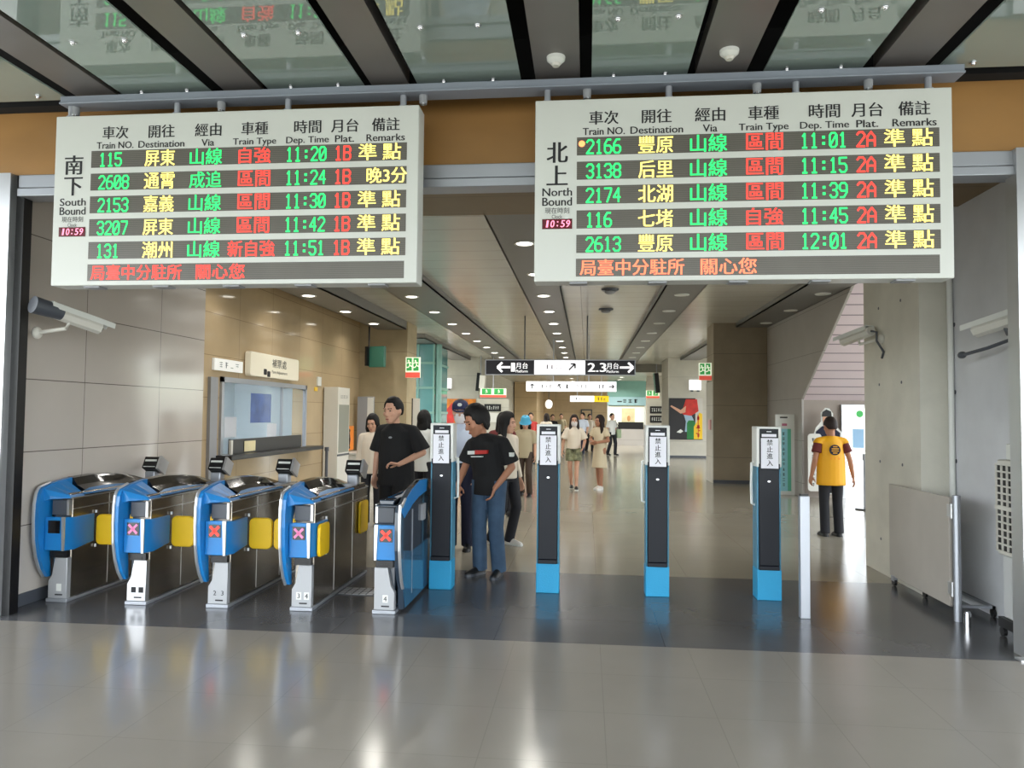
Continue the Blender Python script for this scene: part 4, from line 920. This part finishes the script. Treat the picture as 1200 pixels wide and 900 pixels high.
def hand(m, w, d, pn, tside, curl=.35, s=1.0):
    """palm, four bent fingers of unequal length and a thumb leaving the side of the palm"""
    w, d, pn = V(w), V(d).normalized(), V(pn).normalized()
    pn = (pn-d*pn.dot(d)).normalized(); t = d.cross(pn).normalized()*tside
    offs = [.031, .011, -.010, -.030]; lens = [.070, .078, .072, .056]
    for o, L in zip(offs, lens):
        k = w+d*.082*s+t*o*s
        m.caps(w+d*.005*s+t*o*.55*s, k, .0155*s, .0125*s, n=8)
        a = curl*.7; p = k; q = None
        for j, fl in enumerate((.46, .31, .23)):
            dd = d*math.cos(a)+pn*math.sin(a); q = p+dd*L*fl*s
            m.caps(p, q, (.0098-.0009*j)*s, (.0092-.0009*j)*s, n=8); p = q; a += curl
    b = w+d*.022*s+t*.026*s; q = b+(d*.55+t*.62+pn*.45)*.048*s; r = q+(d*.85+t*.12+pn*.4)*.034*s
    m.caps(b, q, .0155*s, .0115*s, n=8); m.caps(q, r, .011*s, .0088*s, n=8)

def person(label, loc, rz, H, P=None, skin=M_skin, top=None, bottom=None, shoe=M_shoe, hair=('short', M_hair), head=(0, 0, 0), vox=.007, w=1.0, mask=None, cap=None, faces=True, curl=(.35, .35), palm=None, sole=None, hs=1.06, group=None, belly=1.0):
    t = thing('person', label, 'person', loc, rz, group)
    s = H/1.70
    J = dict(pel=(0, 0, .94), che=(0, 0, 1.26), nec=(0, .012, 1.425), hea=(0, -.014, 1.57),
             sP=(.172*w, .01, 1.355), eP=(.215*w, .03, 1.11), wP=(.225*w, -.03, .87), sM=(-.172*w, .01, 1.355), eM=(-.215*w, .03, 1.11), wM=(-.225*w, -.03, .87),
             hP=(.088, 0, .91), kP=(.095, -.015, .50), aP=(.098, .02, .085), hM=(-.088, 0, .91), kM=(-.095, -.015, .50), aM=(-.098, .02, .085), tP=(.03, -1, 0), tM=(-.03, -1, 0))
    if P: J.update(P)
    J = {k: (V(v)*s if k not in ('tP', 'tM') else V(v).normalized()) for k, v in J.items()}
    pel, che, nec, hea = J['pel'], J['che'], J['nec'], J['hea']
    R = (Matrix.Rotation(head[1], 3, 'Z') @ Matrix.Rotation(head[0], 3, 'X') @ Matrix.Rotation(head[2], 3, 'Y'))
    HD = lambda x, y, z: hea+R @ (V((x, y, z))*(s*hs))
    ax = (J['sP']-J['sM']); sang = math.atan2(ax.y, ax.x)
    # body: one continuous skin surface
    m = MB()
    m.loft([ering(pel-V((0, 0, .08*s)), .12*w*s, .085*s), ering(pel, .15*w*s, .10*s), ering(lerp(pel, che, .5), .12*w*s, .088*s, sang*.5), ering(che, .148*w*s, .10*s, sang), ering(lerp(che, nec, .7), .135*w*s, .078*s, sang), ering(nec, .06*s, .058*s)])
    m.caps(nec-V((0, 0, .03*s)), HD(0, .018, -.075), .054*s, .05*s)
    for k in 'PM':
        sh, e_, wr = J['s'+k], J['e'+k], J['w'+k]; h_, kn, an = J['h'+k], J['k'+k], J['a'+k]
        m.caps(lerp(che, nec, .75), sh, .046*s, .046*s); m.caps(sh, e_, .046*s, .037*s); m.caps(e_, lerp(e_, wr, .35), .038*s, .037*s); m.caps(lerp(e_, wr, .35), wr, .037*s, .025*s)
        m.caps(h_, kn, .078*s, .05*s); m.caps(kn, lerp(kn, an, .35), .048*s, .05*s); m.caps(lerp(kn, an, .35), an, .05*s, .034*s)
        td = J['t'+k]; m.caps(an-V((0, 0, .03*s)), an-V((0, 0, .05*s))+td*.12*s, .034*s, .026*s)
        d = (wr-e_).normalized(); pn = V((-1 if k == 'P' else 1, -.25, 0)); ts = (1 if k == 'P' else -1)
        if palm and k in palm: d = V(palm[k][0]).normalized(); pn = V(palm[k][1]); ts = palm[k][2]
        hand(m, wr, d, pn, ts, curl[0 if k == 'P' else 1], s)
    # head with brow, nose, lips, chin, ears
    q_ = s*hs
    m.ell(HD(0, .012, .022), (.076*q_, .094*q_, .098*q_), R, nu=20, nv=14)
    m.loft([[HD(.066*c_[0]*k1, yy+c_[1]*k2, zz) for c_ in [(math.cos(2*PI*i/16), math.sin(2*PI*i/16)) for i in range(16)]] for zz, k1, k2, yy in ((.03, 1.08, .078, -.012), (-.03, 1.02, .072, -.022), (-.07, .86, .06, -.028), (-.105, .58, .038, -.046), (-.118, .3, .018, -.056))])
    m.caps(HD(-.035, -.082, .026), HD(.035, -.082, .026), .012*q_)
    m.caps(HD(0, -.09, .012), HD(0, -.108, -.028), .009*q_, .0125*q_); m.ell(HD(0, -.1, -.034), (.018*q_, .012*q_, .009*q_), R)
    m.ell(HD(0, -.088, -.066), (.023*q_, .01*q_, .006*q_), R); m.ell(HD(0, -.087, -.077), (.019*q_, .01*q_, .006*q_), R)
    for sg in (1, -1):
        m.ell(HD(.076*sg, .01, -.004), (.012*q_, .02*q_, .032*q_), R); m.ell(HD(.04*sg, -.068, -.025), (.024*q_, .02*q_, .022*q_), R)
    body = m.build('body', skin, t, voxel=vox, sm=3)
    if faces:
        for sg in (1, -1):
            q = MB(); q.ell(HD(.031*sg, -.0835, .006), (.0125*q_, .006*q_, .0055*q_), R); q.build('eye', M_eye, t, smooth=True)
            q = MB(); q.caps(HD(.015*sg, -.094, .027), HD(.048*sg, -.084, .029), .0042*q_); q.build('eyebrow', hair[1] if hair else M_hair, t, smooth=True)
        q = MB(); q.ell(HD(0, -.0955, -.0715), (.021*q_, .004*q_, .0065*q_), R); q.build('mouth', M_lip, t, smooth=True)
    # clothing
    if top:
        m = MB(); hz = top.get('hem', .84)*s; lo = top.get('loose', 1.0); hemc = V((pel.x, pel.y, 0))
        z0 = V((pel.x, pel.y, hz))
        b0 = belly
        m.loft([ering(z0, .164*w*lo*s, .125*lo*s*b0), ering(V((pel.x, pel.y, max(hz+.05*s, pel.z+.05*s))), .158*w*lo*s, .122*lo*s*b0), ering(lerp(pel, che, .55), .155*w*lo*s, .118*lo*s*b0, sang*.6), ering(che, .166*w*s, .122*s, sang), ering(lerp(che, nec, .55), .158*w*s, .104*s, sang), ering(lerp(che, nec, .82), .112*w*s, .084*s, sang), ering(nec+V((0, .0, .012*s)), .064*s, .062*s)])
        for k in 'PM':
            sh, e_, wr = J['s'+k], J['e'+k], J['w'+k]
            m.caps(lerp(che, nec, .8), sh, .058*s, .06*s)
            sl = top.get('sleeve', .7); r1 = top.get('sw', .076)*s
            if sl > 0:
                if sl <= 1: fr(m, sh, lerp(sh, e_, sl), .062*s, r1)
                else:
                    m.caps(sh, e_, .062*s, .056*s); fr(m, e_, lerp(e_, wr, sl-1), .055*s, .044*s)
        m.build('shirt', top['m'], t, voxel=vox*1.15, sm=top.get('sm', 5))
    if bottom:
        m = MB(); kind = bottom['kind']; wz = bottom.get('waist', .98)*s
        if kind in ('trousers', 'shorts'):
            lo = bottom.get('loose', 1.0); c = V((pel.x, pel.y, 0))
            m.loft([ering(c+V((0, 0, .82*s)), .12*w*s, .10*s), ering(c+V((0, 0, .88*s)), .16*w*s, .118*s), ering(c+V((0, 0, wz)), .15*w*s, .112*s)])
            for k in 'PM':
                h_, kn, an = J['h'+k], J['k'+k], J['a'+k]
                if kind == 'trousers':
                    fr(m, h_+V((0, 0, .03*s)), kn, .094*s*lo, .07*s*lo); m.ell(kn, (.07*s*lo,)*3); fr(m, kn, lerp(kn, an, bottom.get('len', 1.1)), .069*s*lo, .066*s*lo)
                else: fr(m, h_+V((0, 0, .03*s)), lerp(h_, kn, bottom.get('len', .55)), .1*s, .105*s)
            nm = kind
        else:
            z1 = bottom.get('z1', .5)*s; c = V((pel.x, pel.y, 0)); nm = 'skirt'
            m.loft([ering(c+V((0, 0, z1)), bottom.get('r', .2)*s, bottom.get('r', .2)*.8*s), ering(c+V((0, 0, .84*s)), .17*w*s, .135*s), ering(c+V((0, 0, wz)), .14*w*s, .11*s)])
        m.build(nm, bottom['m'], t, voxel=vox*1.15, sm=4)
    if shoe:
        for k in 'PM':
            an, td = J['a'+k], J['t'+k]; sd = V((td.y, -td.x, 0)).normalized(); up = V((0, 0, 1))
            lift = an-V((0, 0, .085*s))
            m = MB()
            prof = [(-.062, .026, .034), (-.045, .036, .085), (.0, .038, .095), (.05, .04, .075), (.11, .044, .055), (.16, .042, .045), (.195, .028, .034), (.205, .012, .022)]
            m.loft([[lift+td*y*s+sd*(rx*math.cos(a)*s)+up*(zh*s*(max(0, math.sin(a)) if math.sin(a) > 0 else 0)+.012*s) for a in [2*PI*i/14 for i in range(14)]] for y, rx, zh in prof])
            so = m.build('shoe', shoe, t, smooth=True, split=60)
            m = MB(); m.prism([(lift+td*y*s+sd*x*s).to_2d()[:] for y, x in ((-.066, .0), (-.055, .03), (0, .04), (.06, .041), (.12, .047), (.17, .044), (.205, .022), (.212, 0), (.205, -.022), (.17, -.044), (.12, -.047), (.06, -.041), (0, -.04), (-.055, -.03))], 2, lift.z, lift.z+.022*s)
            m.build('sole', sole or M_shoe, so)
    # hair
    if hair:
        kind, hm = hair; m = MB()
        if kind != 'none':
            # scalp of hair with a hairline: a head-shaped shell that dips under the skin over the face
            nu, nv = 36, 26; rings = []
            front, side, back, vol = dict(short=(38, -4, -42, 1.15), shag=(31, -25, -64, 1.22), bob=(33, -70, -80, 1.2), long=(33, -75, -82, 1.2), waist=(33, -75, -82, 1.22))[kind]
            for j in range(1, nv):
                th = -90+180*j/nv; row = []
                for i in range(nu):
                    az = 360*i/nu; d = abs((az+180) % 360-180)       # 0 = face front
                    line = front if d < 38 else front+(side-front)*min(1, (d-38)/24) if d < 95 else side+(back-side)*min(1, (d-95)/35)
                    k = max(0.0, min(1.0, (th-line)/9+.5)); k = k*k*(3-2*k)
                    r = .84+(vol-.84)*k+(.05*k if th > 50 else 0)
                    a_, e_ = math.radians(az), math.radians(th)
                    row.append(HD(.079*r*math.cos(e_)*math.sin(a_), .012-.096*r*math.cos(e_)*math.cos(a_), .02+.102*r*math.sin(e_)))
                rings.append(row)
            m.loft(rings)
            if kind in ('bob', 'long', 'waist'):
                low = dict(bob=-.15, long=-.34, waist=-.56)[kind]
                for sg in (1, -1):
                    m.caps(HD(.066*sg, .0, .04), HD(.082*sg, .0, low*.55), .034*s, .042*s); m.caps(HD(.082*sg, .0, low*.55), HD(.085*sg, -.01 if kind == 'bob' else -.045, low), .042*s, .022*s)
                m.loft([[HD(.082*math.cos(a)*kx, .055+.045*math.sin(a), z) for a in [2*PI*i/16 for i in range(16)]] for z, kx in ((.03, .95), (-.06, 1.08), (low*.7, 1.12), (low, .8))])
            elif kind == 'shag':
                for sg in (1, -1): m.caps(HD(.078*sg, .02, .0), HD(.074*sg, .035, -.085), .022*s, .014*s)
                m.ell(HD(0, .058, -.055), (.07*s, .055*s, .06*s), R)
            m.build('hair', hm, t, voxel=vox*.85, sm=3)
    if mask:
        m = MB(); m.loft([[HD(.067*c0*k, -.03-.068*max(0, s0)*kk+.02, z) for c0, s0 in [(math.cos(PI*i/12), math.sin(PI*i/12)) for i in range(13)]]+[HD(.058*c0*k, -.02-.03*max(0, s0)*kk+.02, z) for c0, s0 in [(math.cos(PI*i/12), math.sin(PI*i/12)) for i in range(12, -1, -1)]] for z, k, kk in ((-.012, 1.05, 1.42), (-.045, 1.05, 1.5), (-.085, .95, 1.35), (-.118, .75, 1.0))])
        m.build('face_mask', mask, t, smooth=True, split=50)
    if cap:
        m = MB(); m.loft([[HD(.093*math.cos(a)*k, .012+.108*math.sin(a)*k, z) for a in [2*PI*i/20 for i in range(20)]] for z, k in ((.035, 1.0), (.07, .98), (.1, .86), (.125, .6), (.135, .2))]); m.build('cap', cap, t, smooth=True, split=70)
        m = MB(); m.loft([[HD(.082*math.cos(a), -.05-(.125 if math.sin(a) > 0 else .01)*abs(math.sin(a)), z-.03*abs(math.sin(a))) for a in [2*PI*i/18 for i in range(18)]] for z in (.048, .038)]); m.build('cap_brim', cap, t, smooth=True, split=50)
    t['_s'] = s
    return t, J, HD, s, R

# man in black T-shirt coming through the gate
a, J, HD, s, R = person('man in a black T-shirt and black trousers at the open gate, hand at waist', (-2.14, 8.25, 0), -.22, 1.77,
    P=dict(nec=(0, -.03, 1.42), hea=(-.01, -.075, 1.565), che=(0, -.015, 1.25), eP=(.30, .03, 1.12), wP=(.13, -.20, 1.0), eM=(-.245, .03, 1.11), wM=(-.25, -.02, .86), kP=(.10, -.16, .52), aP=(.10, -.12, .1), kM=(-.11, -.02, .5), aM=(-.12, .2, .12)),
    top=dict(m=M_tee, hem=.76, sleeve=.92, sw=.098, loose=1.18), bottom=dict(kind='trousers', m=M_tee, loose=1.1), shoe=M_shoe, sole=M_white, hair=('short', M_hair), head=(.1, -.2, 0), w=1.1, vox=.0065, hs=1.12, curl=(.75, .4),
    palm={'P': ((-.85, -.45, .15), (.1, -.2, -1), -1)})
m = MB(); m.ell((.0, -.15*s, 1.28*s), (.022, .004, .012)); m.build('shirt_emblem', M_grey, a)
# capped man in a white shirt and mask
b_, J, HD, s, R = person('man in a navy cap, face mask and white shirt standing behind the first barrier post', (-1.5, 8.75, 0), .05, 1.76,
    P=dict(eM=(-.23, .02, 1.11), wM=(-.2, -.1, .9), wP=(.2, -.08, .88)), top=dict(m=M_wshirt, hem=.98, sleeve=1.0, sw=.08, loose=1.02), bottom=dict(kind='trousers', m=M_navy, loose=1.1, waist=1.02), hair=('short', M_hair), head=(.08, .05, 0), mask=M_mask, cap=M_cap, w=1.08)
m = MB(); m.ell(HD(0, -.098, .085), (.026*s, .008*s, .02*s), R); m.build('cap_badge', M_white, b_)
m = MB(); m.box(-.15*s, .15*s, -.128*s, .11*s, .965*s, 1.0*s); m.build('belt', M_black, b_, bevel=.02)
m = MB(); m.prism([(-.06*s, 1.43*s), (.0, 1.37*s), (-.01*s, 1.34*s), (-.075*s, 1.40*s)], 1, -.105*s, -.09*s); m.prism([(.06*s, 1.43*s), (.0, 1.37*s), (.01*s, 1.34*s), (.075*s, 1.40*s)], 1, -.105*s, -.09*s); m.build('collar', M_wshirt, b_)
# stooping man in jeans
c_, J, HD, s, R = person('man in a black printed T-shirt and blue jeans stooping beside the first barrier post', (-.97, 7.42, 0), -.42, 1.70,
    P=dict(che=(-.02, -.05, 1.24), nec=(-.035, -.09, 1.40), hea=(-.06, -.16, 1.535), sP=(.175, -.03, 1.325), sM=(-.19, -.04, 1.295), eP=(.235, .04, 1.08), wP=(.14, -.12, .88), eM=(-.26, -.04, 1.08), wM=(-.24, -.2, .90), kP=(.1, -.03, .49), aP=(.11, .02, .085), kM=(-.09, -.04, .49), aM=(-.10, -.0, .085), tP=(.25, -1, 0), tM=(-.2, -1, 0)),
    skin=M_skin2, top=dict(m=M_tee, hem=.80, sleeve=.82, sw=.094, loose=1.08), bottom=dict(kind='trousers', m=M_jean, loose=1.12), shoe=M_shoe, sole=M_dgrey, hair=('shag', M_hair), head=(.42, -.55, .0), w=1.06, vox=.006, hs=1.2, curl=(.45, .8),
    palm={'P': ((-.25, -.25, -.95), (-.8, -.4, .1), 1), 'M': ((.1, -.45, -.9), (.7, -.3, .2), -1)})
def chest(y=-.15): return y
m = MB(); m.prism([(-.14*s, 1.235*s), (-.06*s, 1.24*s), (-.06*s, 1.205*s), (-.14*s, 1.2*s)], 1, -.19*s, -.165*s); m.build('white_print', M_white, c_)
m = MB(); m.prism([(-.055*s, 1.245*s), (.09*s, 1.25*s), (.085*s, 1.215*s), (-.055*s, 1.205*s)], 1, -.192*s, -.165*s); m.build('red_print', M_red, c_)
m = MB(); m.prism([(-.10*s, 1.185*s), (.03*s, 1.19*s), (.03*s, 1.18*s), (-.10*s, 1.175*s)], 1, -.19*s, -.165*s); m.build('white_line', M_white, c_)
q = lerp(J['sP'], J['eP'], .5); m = MB(); m.box(q.x+.05, q.x+.085, q.y-.06, q.y-.01, q.z-.015, q.z+.025); m.build('sleeve_print', M_white, c_)
# woman behind him
person('long haired woman with pale sleeves and black trousers behind the stooping man', (-.98, 9.1, 0), .95, 1.62, P=dict(kP=(.09, -.1, .5), aM=(-.1, .16, .1), wP=(.24, -.03, .83)), top=dict(m=M_cream, hem=.86, sleeve=1.9, loose=1.05), bottom=dict(kind='trousers', m=M_darkp), shoe=M_shoeW, sole=M_white, hair=('waist', M_hair), head=(.1, .3, 0), w=.9, vox=.008)
# woman beyond the gates, half hidden by the man in black
person('dark haired woman in a pale top half hidden behind the gate marked 3 4', (-3.05, 10.4, 0), .1, 1.58, top=dict(m=M_cream, hem=.8, sleeve=1.8, loose=1.1), bottom=dict(kind='trousers', m=M_darkp), hair=('bob', M_hair), head=(.3, -.2, 0), w=.92, vox=.009)
person('dark haired person in white behind the shoulder of the man in the black T-shirt', (-2.35, 10.6, 0), PI-.3, 1.64, top=dict(m=M_white, hem=.8, sleeve=.8), bottom=dict(kind='trousers', m=M_darkp), hair=('bob', M_hair), w=.95, vox=.009)
# woman in blue hat
d_, J, HD, s, R = person('woman in a light blue hat and khaki shirt with brown trousers walking up the hall', (-1.2, 14.6, 0), -.1, 1.56, P=dict(kP=(.09, -.1, .5), aM=(-.1, .15, .1)), top=dict(m=M_khaki, hem=.82, sleeve=.9, loose=1.05), bottom=dict(kind='trousers', m=M_brownp), hair=('bob', M_hair), head=(.35, .1, 0), w=.95, vox=.009, shoe=M_shoe)
m = MB(); m.loft([[HD(.1*math.cos(a)*k, .01+.115*math.sin(a)*k, z) for a in [2*PI*i/20 for i in range(20)]] for z, k in ((.0, 1.3), (.03, 1.02), (.09, .95), (.135, .7), (.145, .2))]); m.build('sun_hat', M_bluecap, d_, smooth=True)
# two young women
e_, J, HD, s, R = person('young woman in a face mask, cream top and camouflage shorts', (-.27, 16.1, 0), .05, 1.60, P=dict(kP=(.06, -.1, .5), aP=(.05, -.06, .085), aM=(-.05, .12, .1), eM=(-.24, .03, 1.12), wM=(-.27, 0, .88), eP=(.25, .02, 1.12), wP=(.2, -.15, .98)), top=dict(m=M_cream, hem=.93, sleeve=.85, sw=.09, loose=1.05), bottom=dict(kind='shorts', m=M_camo, len=.62), hair=('long', M_hairB), mask=M_mask, w=.94, vox=.008, shoe=M_shoe, sole=M_white)
e2_, J, HD, s, R = person('young woman in a beige dress with folded arms and long dark hair', (.28, 16.25, 0), -.5, 1.60, P=dict(eP=(.23, -.02, 1.12), wP=(.02, -.2, 1.08), eM=(-.23, -.02, 1.13), wM=(-.03, -.22, 1.1), kP=(.07, -.06, .5), aP=(.06, -.03, .085), kM=(-.05, .0, .5), aM=(-.05, .06, .085)), skin=M_skin2, top=dict(m=M_beige, hem=.8, sleeve=.6), bottom=dict(kind='skirt', m=M_beige, z1=.5, r=.19, waist=1.05), hair=('long', M_hairB), head=(.05, -.5, 0), w=.9, vox=.008, shoe=M_shoeW, sole=M_white)
# man in the yellow vest, seen from behind
y_, J, HD, s, R = person('person in a yellow vest with a round emblem seen from behind near the concrete pier', (3.3, 10.5, 0), PI+.08, 1.60, P=dict(eP=(.24, .04, 1.1), wP=(.27, -.02, .86), eM=(-.25, .05, 1.1), wM=(-.3, .04, .85)), skin=M_skin2, top=dict(m=M_vest, hem=.73, sleeve=.12, sw=.075, loose=1.2), bottom=dict(kind='trousers', m=M_darkp), hair=('short', M_hairB), head=(.15, 0, 0), w=1.05, vox=.007)
m = MB()
for k in 'PM': fr(m, J['s'+k]+V((0, 0, .0)), lerp(J['s'+k], J['e'+k], .62), .058*s, .072*s)
m.build('undershirt_sleeves', M_maroon, y_, voxel=.008, sm=3)
m = MB(); m.cyl((0, .13*s, 1.24*s), (0, .155*s, 1.24*s), .075*s, n=24); m.build('emblem_disc', M_navy, y_)
m = MB()
for z, w_ in ((.045, .06), (.015, .10), (-.015, .10), (-.045, .06)): m.box(-w_*s*.5, w_*s*.5, .155*s, .158*s, (1.235+z)*s, (1.248+z)*s)
m.build('emblem_stripes', M_vest, y_)
m = MB(); marks(m, (0, .152*s, 1.12*s), .16*s, .035*s, 3, u=(-1, 0, 0), seed=90); m.build('back_lettering', M_orange, y_)
# far passers-by
FAR = [(-1.81, 24, .2, 1.66, M_red, M_darkp, 'short', 'far dark haired person in red directly behind the light blue hat', M_hair), (-1.40, 26, 2.7, 1.64, M_cream, M_darkp, 'bob', 'far person in cream, first behind the second barrier post from the gates', M_hairB), (-1.42, 31, .3, 1.62, M_tee, M_darkp, 'short', 'far person in black deep behind the second barrier post from the gates', M_hair),
       (-.16, 30, -.6, 1.70, M_wshirt, M_navy, 'short', 'far man in a white shirt and dark trousers just behind the masked young woman', M_hair), (.12, 32.5, .4, 1.66, M_cream, M_darkp, 'short', 'far person in a pale top between the two young women', M_hair), (-1.2, 35, .1, 1.66, M_khaki, M_darkp, 'short', 'far person in khaki before the far brown wall', M_hair),
       (1.0, 30, .7, 1.68, M_white, M_darkp, 'short', 'person in white with a green bag walking by the far ticket counter', M_hair), (-1.34, 11.8, .3, 1.62, M_maroon, M_darkp, 'long', 'dark haired person in maroon behind the stooping man\'s head', M_hair)]
for x, y, rz, H, tm, bm_, hk, lb, hm in FAR[:8]:
    o = person(lb, (x, y, 0), rz, H, P=dict(kP=(.09, -.12, .5), aP=(.09, -.1, .1), aM=(-.09, .16, .1)), top=dict(m=tm, hem=.84, sleeve=.9), bottom=dict(kind='trousers', m=bm_), hair=(hk, hm), vox=.012 if y > 20 else .009, faces=y < 20)[0]
    if 'green bag' in lb:
        m = MB(); m.box(.2, .42, -.12, .02, .7, 1.05); o2 = m.build('bag_body', mat('bag_green', (176, 196, 160), .7), o, bevel=.03); m = MB(); m.tube([(.24, -.05, 1.05), (.22, -.03, 1.3), (.17, 0, 1.43), (.38, -.05, 1.05)], .012); m.build('bag_strap', M_darkp, o2)
for o in C.objects:
    if '_s' in o: del o['_s']
